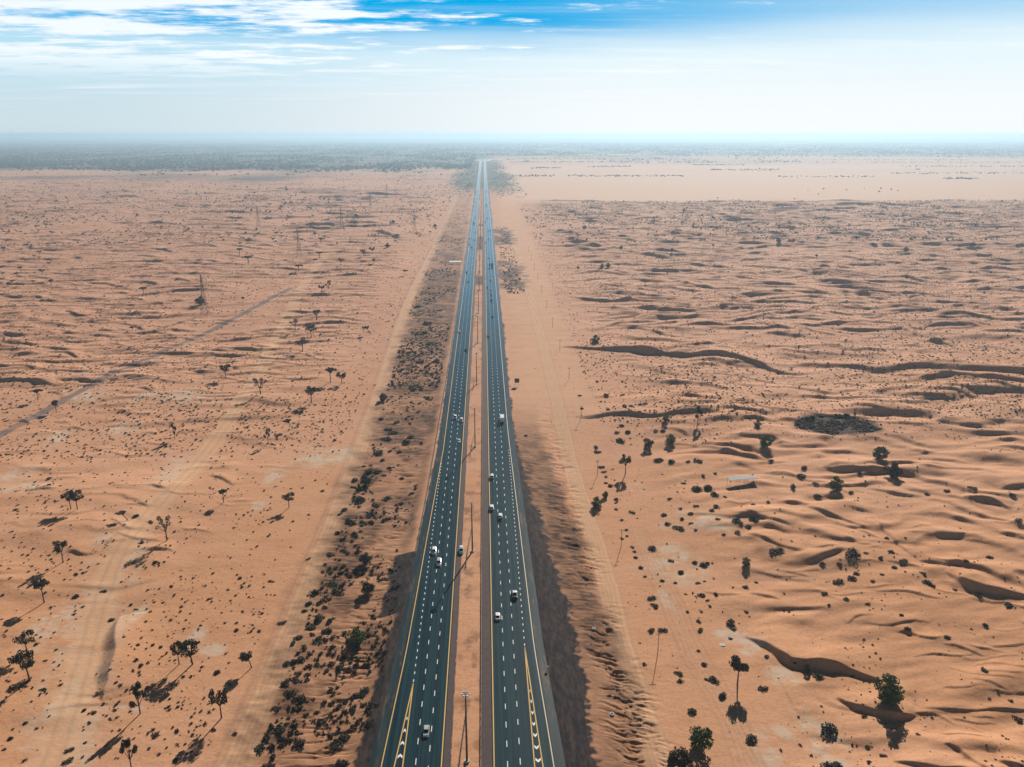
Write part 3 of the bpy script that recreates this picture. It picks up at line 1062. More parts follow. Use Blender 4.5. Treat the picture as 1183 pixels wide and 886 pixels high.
def car(kind, colour, second=None):
    """front is at +y"""
    root = empty('car' if kind != 'truck' else 'truck')
    pm = paint(colour)
    if kind in ('sedan', 'suv', 'pickup'):
        L, W, B, T, G = {'sedan': (4.7, 1.82, .92, 1.46, .2), 'suv': (4.9, 1.95, 1.12, 1.84, .26), 'pickup': (5.4, 1.92, 1.12, 1.82, .3)}[kind]
        f = L / 2
        b = MB()
        hood = B - .02
        st = [(-f, W * .86, G + .18, B - .18), (-f + .18, W * .96, G, B - .03), (-f + 1.0, W, G, B), (0, W, G, B + .02), (f - 1.3, W, G, hood), (f - .35, W * .95, G, hood - .14), (f, W * .82, G + .1, hood - .32)]
        b.loft([section(y, w, z0, z1, .08, .95) for y, w, z0, z1 in st])
        b.build('body', pm, root, False)
        cab = {'sedan': (-f + .75, -f + 1.45, f - 2.1, f - 1.35), 'suv': (-f + .1, -f + .35, f - 2.0, f - 1.35), 'pickup': (-f + 1.95, -f + 2.1, f - 2.1, f - 1.45)}[kind]
        a0, a1, c1, c0 = cab
        g = MB()
        wb, wt = W * .90, W * .72
        g.add([(-wb / 2, a0, B - .02), (wb / 2, a0, B - .02), (wb / 2, c0, B - .02), (-wb / 2, c0, B - .02), (-wt / 2, a1, T - .06), (wt / 2, a1, T - .06), (wt / 2, c1, T - .06), (-wt / 2, c1, T - .06)],
              [(0, 1, 5, 4), (1, 2, 6, 5), (2, 3, 7, 6), (3, 0, 4, 7)])
        g.build('windows', M['glass'], root)
        r = MB()
        rp = paint(second) if second else pm
        r.loft([[(-wt / 2 - .03, y, T - .07), (wt / 2 + .03, y, T - .07), (wt / 2 - .05, y, T), (-wt / 2 + .05, y, T)] for y in (a1 - .06, (a1 + c1) / 2, c1 + .04)])
        for sx in (-1, 1):
            for (ya, yb) in ((a0, a1), (c0, c1)):
                r.tube((sx * wb / 2 * .99, ya, B - .02), (sx * wt / 2 * 1.0, yb, T - .05), .045, .045, 5)
            ym = (a1 + c1) / 2
            r.tube((sx * wb / 2 * 1.0, ym, B - .02), (sx * wt / 2 * 1.02, ym, T - .05), .05, .05, 5)
        r.build('roof', rp, root)
        if kind == 'pickup':
            MB().box((0, -f + 1.0, B - .02 + .03), (W * .82, 1.7, .06)).build('cargo_bed', M['rubber'], root)
        for sx in (-1, 1):
            MB().box((sx * W * .33, f - .06, hood - .40), (.36, .16, .15)).build('headlight', M['lamp_glass'], root)
            MB().box((sx * W * .36, -f + .05, B - .30), (.30, .14, .18)).build('tail_light', M['red_lens'], root)
        wr = .33 if kind == 'sedan' else .39
        wheel_parts(root, [(sx * (W / 2 - .13), y) for sx in (-1, 1) for y in (-f + .95, f - .92)], wr)
    else:
        L, W = 9.4, 2.5
        f = L / 2
        c = MB()
        c.loft([section(y, w, .55, z, .12, .96) for y, w, z in ((f - 2.1, W * .96, 2.75), (f - 1.5, W * .97, 2.85), (f - .7, W * .97, 2.75), (f - .15, W * .95, 1.75), (f, W * .9, 1.5))])
        c.build('cab', paint(second or 'teal'), root)
        g = MB().add([(-1.0, f - .10, 1.72), (1.0, f - .10, 1.72), (.95, f - .60, 2.66), (-.95, f - .60, 2.66)], [(0, 1, 2, 3)])
        g.build('windscreen', M['glass'], root)
        b = MB()
        b.box((0, -1.25, 2.35), (W, L - 2.6, 2.7))
        b.box((0, -1.25, 3.73), (W - .1, L - 2.8, .06))
        b.build('cargo_box', pm, root)
        d = MB().box((-.6, -f + .02, 2.3), (1.15, .06, 2.4)).box((.6, -f + .02, 2.3), (1.15, .06, 2.4))
        d.build('rear_door', pm, root)
        MB().box((0, -.4, .78), (1.0, L - 1.2, .3)).build('chassis', M['dark_steel'], root)
        for sx in (-1, 1):
            MB().box((sx * .85, f + .0, .95), (.36, .14, .2)).build('headlight', M['lamp_glass'], root)
            MB().box((sx * 1.0, -f - .0, .8), (.30, .1, .16)).build('tail_light', M['red_lens'], root)
        wheel_parts(root, [(sx * 1.05, y) for sx in (-1, 1) for y in (-f + 1.3, -f + 2.5, f - 1.2)], .5, .34)
    note_kids(root)
    return root


CARS = [  # u, v (ground centre), kind, colour, roof colour, label
    (594.5, 688, 'pickup', 'black', 'white', 'black pickup with a pale roof in the right carriageway, nearest vehicle in its lane'),
    (575, 713, 'sedan', 'white', None, 'white car nearest the camera on the right carriageway, left of the black pickup'),
    (578, 597, 'suv', 'white', None, 'white car in the middle lane just behind two white cars hugging the median'),
    (568, 587, 'suv', 'white', None, 'white car on the yellow median line, lower of the close pair'),
    (568.3, 551, 'suv', 'white', None, 'white car on the yellow median line, upper of the close pair'),
    (580, 486, 'truck', 'white', 'teal', 'white box truck with a teal cab in the right lane'),
    (564.3, 388, 'suv', 'white', 'dark grey', 'white car hugging the median on the right carriageway, ahead of the box truck'),
    (568.7, 366, 'sedan', 'black', None, 'lone dark car in the middle lane ahead of the white median-lane car'),
    (567.5, 347, 'suv', 'black', None, 'dark car, lowest of the four cars in a file beyond the median-lane white car'),
    (567.2, 340.5, 'sedan', 'dark grey', None, 'dark grey car, second lowest of the four cars in a file'),
    (566.8, 334.5, 'sedan', 'white', None, 'white car heading the file behind the dark grey cars'),
    (562.8, 332, 'sedan', 'black', None, 'dark car close to the median beside the white car of the file'),
    (566.5, 323.5, 'sedan', 'white', None, 'white car alone between the file and the dark convoy'),
    (568.6, 309.5, 'suv', 'black', None, 'dark car at the rear right of the tight convoy'),
    (568.4, 306.3, 'truck', 'dark grey', 'black', 'dark truck in the middle of the tight convoy'),
    (568.6, 303.4, 'suv', 'blue', None, 'dark blue car at the head of the tight convoy'),
    (565.2, 310, 'sedan', 'black', None, 'dark car at the rear left of the tight convoy'),
    (565.6, 305.6, 'sedan', 'dark grey', None, 'dark grey car at the front left of the tight convoy'),
    (564.8, 298, 'sedan', 'white', None, 'white car just ahead of the tight convoy'),
    (561.2, 280.3, 'sedan', 'dark grey', None, 'dark grey car in the median lane, first beyond the convoy'),
    (564.2, 276.3, 'sedan', 'black', None, 'black car in the middle lane well beyond the convoy'),
    (566.4, 266, 'suv', 'black', None, 'dark car in the far right lane beyond the dark roadside scrub patches'),
    (563.9, 267.3, 'sedan', 'silver', None, 'silver car beside the far dark car beyond the scrub patches'),
    (560.9, 256.3, 'suv', 'dark grey', None, 'distant dark grey car in the median lane of the right carriageway'),
    (562.9, 252, 'sedan', 'dark grey', None, 'distant dark car just ahead of the distant median-lane car'),
    (562.6, 245, 'suv', 'black', None, 'distant black car alone in the middle lane of the right carriageway'),
    (562, 237.3, 'truck', 'cream', 'white', 'pale far truck, a tiny cream speck on the right carriageway'),
    (501.5, 638, 'suv', 'white', None, 'white oncoming car left of the pair before the second high mast light'),
    (507, 651, 'suv', 'white', 'silver', 'white oncoming car with a silver roof, lower of the pair'),
    (533, 637, 'suv', 'white', 'white', 'white and green car standing on the inner shoulder by the median'),
    (492.5, 846, 'sedan', 'silver', None, 'silver car with dark windows nearest the camera on the left carriageway'),
    (525.9, 483, 'suv', 'white', None, 'white oncoming car, left one of the upper pair on the left carriageway'),
    (533.2, 486.5, 'suv', 'white', None, 'white oncoming car, right one of the upper pair on the left carriageway'),
    (530, 510, 'sedan', 'white', None, 'single white oncoming car just below the upper pair'),
    (538.3, 404.7, 'suv', 'black', None, 'dark oncoming car alone in the inner lane of the left carriageway'),
    (530.8, 383.3, 'sedan', 'white', None, 'white oncoming car alone near the outer edge of the left carriageway'),
    (541, 325.5, 'sedan', 'dark grey', None, 'dark grey oncoming car below the white roadside shelter'),
    (538.9, 314.6, 'sedan', 'black', None, 'black oncoming car beside the white roadside shelter'),
    (544.8, 285.5, 'suv', 'black', None, 'dark oncoming car, lowest of a loose group of four'),
    (542, 282.3, 'sedan', 'dark grey', None, 'dark grey oncoming car, outer lane of the loose group of four'),
    (548, 277.3, 'sedan', 'dark grey', None, 'dark grey oncoming car next to the median in the loose group of four'),
    (542.7, 276.2, 'sedan', 'black', None, 'black oncoming car, topmost in the outer lane of the loose group'),
    (548.8, 268.8, 'sedan', 'black', None, 'dark oncoming car alone by the median beyond the loose group'),
    (547.3, 258.3, 'truck', 'dark grey', 'black', 'distant dark truck coming on the left carriageway'),
    (546.6, 254.6, 'sedan', 'silver', None, 'distant silver car directly behind the distant oncoming truck'),
    (548.9, 251.2, 'suv', 'dark grey', None, 'distant dark car next to the median behind the oncoming truck'),
    (551.2, 214.0, 'suv', 'black', None, 'faint dark oncoming car beyond the farthest oncoming truck'),
    (547.6, 240.5, 'sedan', 'white', None, 'distant white oncoming car between the trucks of the left carriageway'),
    (549.6, 233.0, 'sedan', 'black', None, 'distant black oncoming car a little below the farthest oncoming truck'),
    (560.6, 228.5, 'suv', 'black', None, 'distant dark car in the inner lane just beyond the pale far truck'),
    (561.3, 221.0, 'truck', 'dark grey', 'black', 'faint dark truck high up the right carriageway beyond the pale far truck'),
    (559.9, 213.5, 'suv', 'dark grey', None, 'topmost visible car, a grey speck on the right carriageway'),
    (549.8, 221.3, 'truck', 'dark grey', 'black', 'farthest oncoming truck, a dark speck where the carriageways converge'),
]
protos = {}
for (u, v, kind, colr, second, label) in CARS:
    key = (kind, colr, second)
    green = 'green' in label
    if green:
        key = key + ('g',)
    if key not in protos:
        o = car(kind, colr, second)
        if green:
            MB().box((0, 1.55, 1.13), (1.62, 1.35, .03)).build('green_bonnet', paint('green'), o)
            MB().box((.985, -.2, .72), (.02, 3.4, .36)).build('green_stripe', paint('green'), o)
            MB().box((-.985, -.2, .72), (.02, 3.4, .36)).build('green_stripe', paint('green'), o)
            MB().box((0, -.1, 1.9), (1.1, .3, .12)).build('light_bar', paint('blue'), o)
            note_kids(o)
        protos[key] = o
    else:
        o = copy_tree(protos[key], None)
    x, y = flat(u, v)
    o.location = (x, y, zroad(y, -.02))
    away = x > -2
    o.rotation_euler = (0, 0, 0 if away else math.pi)
    tag(o, label, 'truck' if kind == 'truck' else ('pickup' if kind == 'pickup' else 'car'), 'vehicles driving on the highway')
    if kind == 'pickup':
        o.scale = (1.08, 1.08, 1.08)
        o.name = 'pickup_truck'

# ------------------------------------------------------------------ vegetation prototypes
def leaf_quads(n, centre, rad, size, rs, shell=.0):
    d = rs.normal(size=(n, 3))
    d /= np.linalg.norm(d, axis=1)[:, None]
    r = rs.random(n) ** (1 / 3) * (1 - shell) + shell * rs.random(n) ** .1
    P = np.array(centre) + d * r[:, None] * np.array(rad)
    a = rs.normal(size=(n, 3))
    a /= np.linalg.norm(a, axis=1)[:, None]
    b = np.cross(a, rs.normal(size=(n, 3)))
    b /= np.linalg.norm(b, axis=1)[:, None]
    s = size * rs.uniform(.6, 1.4, n)[:, None]
    a, b = a * s, b * s * .6
    V = np.stack([P - a - b, P + a - b * .5, P + a * .8 + b, P - a * .6 + b], 1).reshape(-1, 3)
    return V


def quads(V):
    return np.arange(len(V)).reshape(-1, 4)


def bush_template(seed, n, size):
    rs = np.random.default_rng(seed)
    out = []
    k = 3 + seed % 4
    for i in range(k):
        a, r = rs.uniform(0, 6.28), rs.uniform(.15, .55)
        h = rs.uniform(.3, .62)
        out.append(leaf_quads(n // k, (r * math.cos(a), r * math.sin(a), h * .5), (rs.uniform(.42, .66), rs.uniform(.42, .66), h * .8), size, rs, .12))
    V = np.concatenate(out)
    V[:, 2] = np.maximum(V[:, 2], .0)
    return V


def tree_proto(kind, seed, lean=0.0):
    """unit height 1 m, crown width 1 m; returns meshes (trunk, crown)"""
    rs = np.random.default_rng(seed)
    mb = MB()
    cl = []
    if kind in ('acacia', 'umbrella'):
        fork = .42 if kind == 'acacia' else .55
        lx = lean
        mb.tube((0, 0, -.06), (lx * .35, 0, fork * .5), .040, .032, 7)
        mb.tube((lx * .35, 0, fork * .5), (lx * .7, 0, fork), .032, .026, 7)
        k = 9 if kind == 'acacia' else 10
        for i in range(k):
            a = 2 * math.pi * i / k + rs.uniform(-.35, .35)
            r = rs.uniform(.12, .40)
            z = rs.uniform(.62, .90) if kind == 'acacia' else rs.uniform(.76, .88)
            c = (lx + r * math.cos(a), r * math.sin(a), z)
            mid = (lx * .8 + r * .5 * math.cos(a), r * .5 * math.sin(a), (fork + z) / 2 + .03)
            mb.tube((lx * .7, 0, fork), mid, .018, .012, 5)
            mb.tube(mid, c, .012, .006, 5)
            rz = .10 if kind == 'acacia' else .065
            cl.append(leaf_quads(95, c, (rs.uniform(.12, .19), rs.uniform(.12, .19), rs.uniform(rz, rz * 1.5)), 0.032, rs, .1))
    elif kind == 'round':
        mb.tube((0, 0, -.06), (lean * .4, 0, .45), .034, .022, 7)
        for i in range(13):
            d = rs.normal(size=3)
            d /= np.linalg.norm(d)
            c = np.array((lean, 0, .70)) + d * np.array((.30, .30, .20)) * rs.uniform(.5, 1)
            mb.tube((lean * .4, 0, .42), c, .012, .005, 5)
            cl.append(leaf_quads(85, c, (.16, .16, .11), 0.032, rs, .1))
    elif kind == 'fork':
        mb.tube((0, 0, -.06), (.0, 0, .30), .036, .028, 7)
        for (dx, zt) in ((-.26, .70), (.10, .92), (.02, .76), (-.10, .98), (.24, .58)):
            c = np.array((dx + rs.uniform(-.05, .05), rs.uniform(-.2, .2), zt - .06))
            mb.tube((0, 0, .28), c * np.array((.5, .5, 1)) * np.array((1, 1, .75)), .020, .014, 5)
            mb.tube(c * np.array((.5, .5, 1)) * np.array((1, 1, .75)), c, .014, .006, 5)
            for j in range(3):
                cl.append(leaf_quads(62, c + rs.normal(0, .055, 3), (.115, .115, .085), 0.029, rs, .1))
    elif kind == 'bushy':
        for i in range(5):
            a = rs.uniform(0, 6.28)
            mb.tube((.06 * math.cos(a), .06 * math.sin(a), -.05), (.25 * math.cos(a), .25 * math.sin(a), .55), .022, .008, 5)
        for i in range(26):
            d = rs.normal(size=3)
            d /= np.linalg.norm(d)
            c = np.array((0, 0, .42)) + d * np.array((.36, .36, .42)) * rs.uniform(.55, 1)
            cl.append(leaf_quads(75, c, (.15, .15, .13), 0.032, rs, .1))
    elif kind == 'bare':
        mb.tube((0, 0, -.06), (.03, 0, .40), .036, .026, 7)
        for i in range(9):
            a, r, z = rs.uniform(0, 6.28), rs.uniform(.15, .45), rs.uniform(.6, .98)
            c = np.array((r * math.cos(a), r * math.sin(a), z))
            mb.tube((.03, 0, .36), c * np.array((.5, .5, .8)), .018, .010, 5)
            mb.tube(c * np.array((.5, .5, .8)), c, .010, .004, 4)
            cl.append(leaf_quads(48, c, (.13, .13, .08), 0.028, rs, .1))
    V = np.concatenate(cl)
    return mb, V


TP = {}
for nm, kind, seed, lean, mat in (('acacia', 'acacia', 1, 0, 'leaf_dark'), ('acacia2', 'acacia', 2, .05, 'leaf_dark'), ('umbrella', 'umbrella', 3, 0, 'leaf_dark'), ('lean', 'umbrella', 4, -.55, 'leaf_grey'),
                                  ('round', 'round', 5, 0, 'leaf_grey'), ('round_lean', 'round', 6, -.3, 'leaf_dark'), ('fork', 'fork', 7, 0, 'leaf_dark'), ('bare', 'bare', 8, 0, 'leaf_grey'),
                                  ('green', 'bushy', 9, 0, 'leaf_green'), ('green2', 'bushy', 10, 0, 'leaf_green'), ('darkbush', 'bushy', 11, 0, 'leaf_dark')):
    mb, V = tree_proto(kind, seed, lean)
    TP[nm] = (mb.mesh('trunk', M['bark'], True), mesh_np('crown', V, quads(V), M[mat]))


def plant_tree(p, proto, h, w, label, group, rz=None, name='acacia_tree', parts=True):
    o = empty(name, p, rng.uniform(0, 6.28) if rz is None else rz)
    o.scale = (w, w, h)
    for nm, me in zip(('trunk', 'crown'), TP[proto]):
        link(bpy.data.objects.new(nm, me), o)
    tag(o, label, 'tree', group)
    return o


TREES = [  # base u, base v, top v, crown width px, proto, short phrase, label
    (31.5, 754, 730, 19, 'acacia', 'upper of the two left-edge acacias', 'dark acacia with a slim trunk, upper of two at the left picture edge'),
    (34.5, 786, 753, 26, 'acacia2', 'broad left-edge acacia', 'broad dark acacia below a smaller one at the left picture edge'),
    (162, 824, 792, 22, 'fork', 'forked acacia by the tyre rings', 'forked acacia with one low side crown, right of the pale hardpan track'),
    (152, 888, 852, 15, 'fork', 'acacia cut by the bottom edge', 'narrow acacia whose trunk is cut by the bottom picture edge'),
    (207, 767, 743, 16, 'acacia', 'left of the paired acacias', 'smaller left one of two acacias side by side on open sand'),
    (222.5, 767, 741, 25, 'acacia2', 'right of the paired acacias', 'broader right one of two acacias side by side on open sand'),
    (291, 771, 751, 18, 'round_lean', 'round leaning acacia by the fence track', 'small round acacia leaning left beside the fence track'),
    (256, 829, 797, 22, 'acacia', 'tall acacia with the long shadow', 'tall acacia throwing a long shadow below the round leaning acacia'),
    (82, 588, 568, 14, 'acacia2', 'left twin acacia', 'left one of twin acacias whose crowns touch'),
    (89.5, 588, 567, 15, 'acacia', 'right twin acacia', 'right one of twin acacias whose crowns touch'),
    (73, 649, 623, 15, 'acacia', 'narrow acacia left of the track', 'narrow acacia with a tall ragged crown left of the pale track'),
    (51, 695.5, 670, 18, 'umbrella', 'flat-topped acacia', 'flat-topped acacia with a bare trunk near the left edge'),
    (148.5, 601, 591, 13, 'lean', 'strongly leaning acacia', 'low acacia leaning hard to the left beside the pale track'),
    (193, 624, 597, 20, 'bare', 'acacia on the dark hollow', 'broad thin-leaved acacia above a dark hollow right of the track'),
    (258.5, 580, 565, 10, 'umbrella', 'small umbrella acacia', 'small umbrella-shaped acacia on stippled sand'),
    (334, 586, 569, 13, 'acacia', 'lone acacia near the fence track', 'lone compact acacia on bare sand left of the fence track'),
    (44, 462, 449, 11, 'umbrella', 'upper grey-road acacia', 'small umbrella acacia just above the grey road'),
    (65, 475, 461, 11, 'round', 'lower grey-road acacia', 'round acacia standing on the edge of the grey road'),
    (261, 436, 420, 12, 'acacia', 'acacia by the white scar', 'dark acacia whose shadow lies on a white sand scar'),
    (301, 455, 437, 16, 'bare', 'spiky acacia', 'spiky open acacia right of the wide sandy track'),
    (359.5, 465, 446, 16, 'acacia2', 'windswept acacia', 'windswept acacia with a crown reaching right'),
    (382, 441, 424, 13, 'umbrella', 'left close acacia', 'left one of two acacias growing close together by a low dune'),
    (395, 443, 430, 12, 'acacia', 'right close acacia', 'right one of two acacias growing close together by a low dune'),
    (341, 382, 369, 11, 'bare', 'track-side acacia', 'acacia at the bend of the sandy track, left of a small grove'),
    (349.5, 406, 388, 14, 'bare', 'lowest grove acacia', 'straggly acacia at the lower end of the small grove'),
    (359.5, 389, 375, 12, 'acacia', 'middle grove acacia', 'bushy acacia in the middle of the small grove'),
    (366, 370, 358, 9, 'acacia2', 'top grove acacia', 'compact acacia at the top of the small grove'),
    (310, 512, 495, 9, 'fork', 'slender acacia', 'slender acacia right of the track with a blob shadow'),
    (338.5, 495, 484, 10, 'lean', 'tilted acacia', 'small tilted acacia with a thin stem and a short shadow'),
    (429, 386, 376, 9, 'lean', 'fence-side tilted acacia', 'thin acacia of two small clumps near the fence track'),
    (443, 468, 453, 11, 'darkbush', 'dark round tree on the fence track', 'dark round tree standing right on the fence track'),
    (412, 754, 723, 22, 'green', 'green round tree', 'round green tree beside the left carriageway embankment'),
    (422.5, 570, 548, 14, 'darkbush', 'tall dark verge bush', 'tall dark bushy tree in the scrub strip level with the dashed exit lane'),
    (423, 664, 637, 16, 'darkbush', 'elongated verge bush', 'elongated dark bushy tree in the scrub strip above another'),
    (425, 692, 671, 16, 'darkbush', 'lower verge bush', 'dark bushy tree in the scrub strip just below the elongated one'),
    (852, 789, 751, 26, 'round', 'tall thin-trunk acacia', 'tall acacia with a round crown and thin straight trunk, right of the highway'),
    (1026, 808, 777, 36, 'green', 'big green tree in the dune hollow', 'big round green tree in a dune hollow'),
    (808, 878, 838, 30, 'green2', 'green tree by the right track', 'fresh green tree near the bottom edge right of the sandy track'),
    (786, 892, 862, 26, 'darkbush', 'dark tree at the bottom edge', 'dark bare-looking tree beside the fresh green tree at the bottom edge'),
    (775, 892, 871, 12, 'green', 'small green tree at the bottom edge', 'small green bush-like tree at the bottom edge left of the dark one'),
    (722.5, 547, 525, 14, 'acacia', 'stocky acacia by the pale patch', 'stocky acacia beside a pale patch, right of the utility poles'),
    (689.5, 596, 573, 14, 'green', 'grey-green track tree', 'grey-green tree with a dark companion right next to the sandy track'),
    (699, 580, 567, 8, 'darkbush', 'dark companion tree', 'small dark tree touching the grey-green track tree'),
    (748, 522, 505, 14, 'green2', 'left dune-foot green tree', 'green tree at the dune foot, left one of two'),
    (774.5, 516, 500, 13, 'green', 'right dune-foot green tree', 'green tree at the dune foot, right one of two'),
    (885, 518, 501, 17, 'green2', 'round tree below the scrap heap', 'round olive tree left of and below the dark scrap heap'),
    (875, 495, 484, 10, 'green', 'small tree above the round olive tree', 'small olive tree just above the round olive tree'),
    (1017, 530, 514, 20, 'green2', 'upper dune-crest tree', 'round olive tree, upper of two on the dunes right of the scrap heap'),
    (1031, 550, 533, 21, 'darkbush', 'dark dune-crest tree', 'dark round tree on a dune shadow, lower of two'),
    (965, 567, 550, 18, 'green2', 'olive tree right of the shelter', 'olive tree on sand right of the pale-roofed shelter'),
    (862, 658, 643, 11, 'green', 'slim green shrub tree', 'slim green little tree on the dune slope above the small dark ridge'),
    (916, 570, 558, 7, 'green', 'slim tree below the shelter', 'very slim green tree below and right of the pale-roofed shelter'),
    (932, 788, 766, 10, 'green', 'narrow green tree', 'narrow green tree on the hardpan edge left of the big green tree'),
    (806, 489, 470, 12, 'fork', 'tall tree on the dune shadow', 'tall dark tree in front of a dune shadow with a long thin trunk'),
    (688, 397, 386, 11, 'green', 'lone tree above the long dune', 'lone green tree just above the left end of the long dune shadow'),
    (769, 489, 478, 9, 'green2', 'bush tree under the dune shadow', 'small green tree at the foot of the second dune shadow'),
    (277, 295, 286, 8, 'umbrella', 'left pylon acacia', 'dark umbrella acacia left of the nearest lattice pylon'),
    (287, 304, 295, 12, 'umbrella', 'flat acacia left of the pylon', 'wide flat acacia below the umbrella acacia left of the pylon'),
    (345, 313, 305, 11, 'umbrella', 'acacia in front of the pylon', 'flat acacia right in front of the nearest lattice pylon'),
    (394, 306, 297, 8, 'round', 'round far acacia', 'round acacia right of the nearest lattice pylon'),
    (432, 305, 298, 6, 'round', 'lone ball acacia', 'small ball-shaped acacia below the big twin dune shadow'),
    (468, 318, 311, 7, 'umbrella', 'upper fence dune acacia', 'umbrella acacia left of the fence track above two dark bushes'),
    (372, 338, 329, 8, 'acacia', 'left copse acacia', 'left one of two dark trees in the copse above the grove'),
    (380, 334, 324, 8, 'fork', 'right copse acacia', 'right taller one of two dark trees in the copse above the grove'),
    (448, 290, 280, 7, 'darkbush', 'right bush of the dune copse', 'tall bush at the right end of the copse under the dune'),
    (430, 294, 285, 7, 'acacia', 'middle bush of the dune copse', 'tree in the middle of the copse under the dune'),
    (420, 296, 288, 7, 'acacia2', 'left bush of the dune copse', 'tree at the left end of the copse under the dune'),
    (371, 282, 274, 8, 'umbrella', 'upper pylon grove tree', 'upper of two umbrella acacias right of the nearest pylon'),
    (369, 298, 290, 9, 'umbrella', 'lower pylon grove tree', 'lower of two umbrella acacias right of the nearest pylon'),
    (412, 251, 245, 7, 'round', 'round tree by the second pylon', 'round dark tree right of the second lattice pylon'),
    (364, 274, 267, 6, 'round', 'ball tree', 'small ball tree above the upper umbrella acacia'),
    (281, 348, 342, 6, 'round', 'round tree on the grey flat', 'small round tree on the grey flat left of the wide track'),
    (166, 341, 331, 9, 'umbrella', 'tree over the dune shadow', 'umbrella tree standing over an oval dune shadow at left'),
    (232, 352, 341, 12, 'darkbush', 'dark tree left of the wide track', 'dark dense tree left of the wide track near the far pylon'),
    (153, 382, 376, 6, 'round', 'ball bush tree', 'ball-shaped little tree over dark scrub on the left dunes'),
    (202, 507, 490, 6, 'fork', 'thin track tree', 'thin tree above the white scar left of the wide track'),
    (1009, 284, 280, 9, 'darkbush', 'far right tree', 'far tree at the right among long dune shadows'),
    (1123, 287, 279, 8, 'darkbush', 'far right dune tree', 'far tree near the right edge over dune shadows'),
    (776, 293, 286, 6, 'round', 'round tree mid right', 'small round tree among dune shadows right of the highway'),
    (668, 313, 307, 5, 'round', 'left of the thicket trees', 'small tree left of the thicket at the foot of a dune'),
    (695, 312, 304, 6, 'darkbush', 'thicket tree', 'left tree of the dark thicket at the foot of a dune'),
    (702, 310, 303, 7, 'darkbush', 'thicket tree 2', 'right tree of the dark thicket at the foot of a dune'),
]
LAND = []      # landmarks for the shrubs' labels: (x, y, phrase)
bushy_v = lambda t: min(t[1], t[2] + .88 * t[3]) if t[4] in ('green', 'green2', 'darkbush') else t[1]
P = ground([t[0] for t in TREES], [bushy_v(t) for t in TREES])
for t, p in zip(TREES, P):
    lo, hi = 0.5, 60.0
    for _ in range(30):
        m = (lo + hi) / 2
        if proj(p[0], p[1], p[2] + m)[1] > t[2]:
            lo = m
        else:
            hi = m
    h = min(lo, 11.5)
    s = scale_at(p)
    lean = t[4] in ('lean', 'round_lean')
    plant_tree(tuple(p), t[4], h, max(t[3] / s * 1.12, h * .5), t[6], 'trees scattered over the desert', None if not lean else rng.uniform(-.3, .3),
               'desert_tree' if t[4].startswith(('green', 'dark')) else 'acacia_tree')
    LAND.append((p[0], p[1], t[5]))

# far small trees, a few pixels each
for (reg, grp, lab) in (
        (((0, 250), (60, 340), 26), 'far trees on the left dunes', 'tiny far tree among the dunes at the far left'),
        (((0, 210), (250, 250), 34), 'far trees below the wooded belt', 'tiny far tree on the pinkish plain below the wooded belt'),
        (((270, 214), (390, 246), 60), 'trees of the far dark grove', 'tiny tree of the dark grove beyond the pylons'),
        (((250, 245), (520, 280), 24), 'far trees between the pylons', 'tiny far tree on the sand between the pylons'),
        (((590, 228), (1183, 300), 30), 'far trees right of the highway', 'tiny far tree among dune shadows right of the highway'),
        (((930, 216), (1060, 226), 9), 'trees on the rim of the smooth plain', 'tiny tree on the near rim of the smooth sand plain')):
    (u0, v0), (u1, v1), n = reg
    us, vs = rng.uniform(u0, u1, n), rng.uniform(v0, v1, n)
    P = ground(us, vs)
    for p in P:
        if -60 < p[0] < 70:
            continue
        h = rng.uniform(4, 8.0)
        plant_tree(tuple(p), random.choice(('umbrella', 'round', 'darkbush', 'acacia')), h, h * rng.uniform(.9, 1.5), lab, grp, None, 'far_tree')

# ------------------------------------------------------------------ shrubs
BU = []


def tile(ox, oy, s, rows):
    for (a, b, *r) in rows:
        BU.append((ox + a / s, oy + b / s, (r[0] if r else 14) / s))


tile(640, 526, 4.92, [(269, 55, 22), (283, 85, 15), (294, 115), (295, 150), (322, 160, 20), (350, 240, 17), (352, 260), (355, 298), (388, 360), (412, 415), (415, 448), (388, 465), (445, 312, 22), (445, 515), (458, 540), (466, 570, 18),
                      (495, 625, 18), (515, 680), (558, 800, 27), (572, 845, 25), (617, 705, 17), (690, 715), (712, 648, 27), (555, 515, 32), (665, 590, 20), (712, 402, 32), (645, 378, 22), (623, 326, 25), (720, 355, 18), (775, 322, 18),
                      (807, 278, 20), (780, 380), (803, 418), (815, 178, 38), (860, 172, 38), (910, 210, 30), (972, 230), (835, 235, 12), (925, 280, 25), (900, 305, 20), (930, 350, 20), (1030, 355, 30), (1052, 368, 26), (1048, 430, 25), (1110, 395, 20), (967, 443, 18),
                      (1140, 350, 30), (838, 780, 25), (918, 780, 20), (820, 718, 14), (1085, 735, 22), (850, 612, 28), (868, 600, 20), (798, 600, 20), (875, 817), (885, 850), (950, 850, 12), (590, 18, 30), (612, 12, 22), (672, 25, 25), (820, 18, 32),
                      (760, 28, 16), (930, 520, 12), (978, 515, 12), (920, 570, 13), (738, 150, 16), (850, 110, 16), (660, 240, 17), (718, 297, 15), (1152, 712, 15), (765, 880, 15), (1095, 880, 15), (1130, 270), (1045, 250, 12), (915, 98, 14), (960, 100, 12),
                      (1040, 182, 14), (622, 457, 10), (688, 207, 10), (705, 260, 10), (682, 262, 10), (695, 563, 10), (750, 285, 10), (568, 420, 10), (820, 340, 11), (845, 313, 13), (597, 663, 11), (725, 697, 8), (705, 780, 12)])
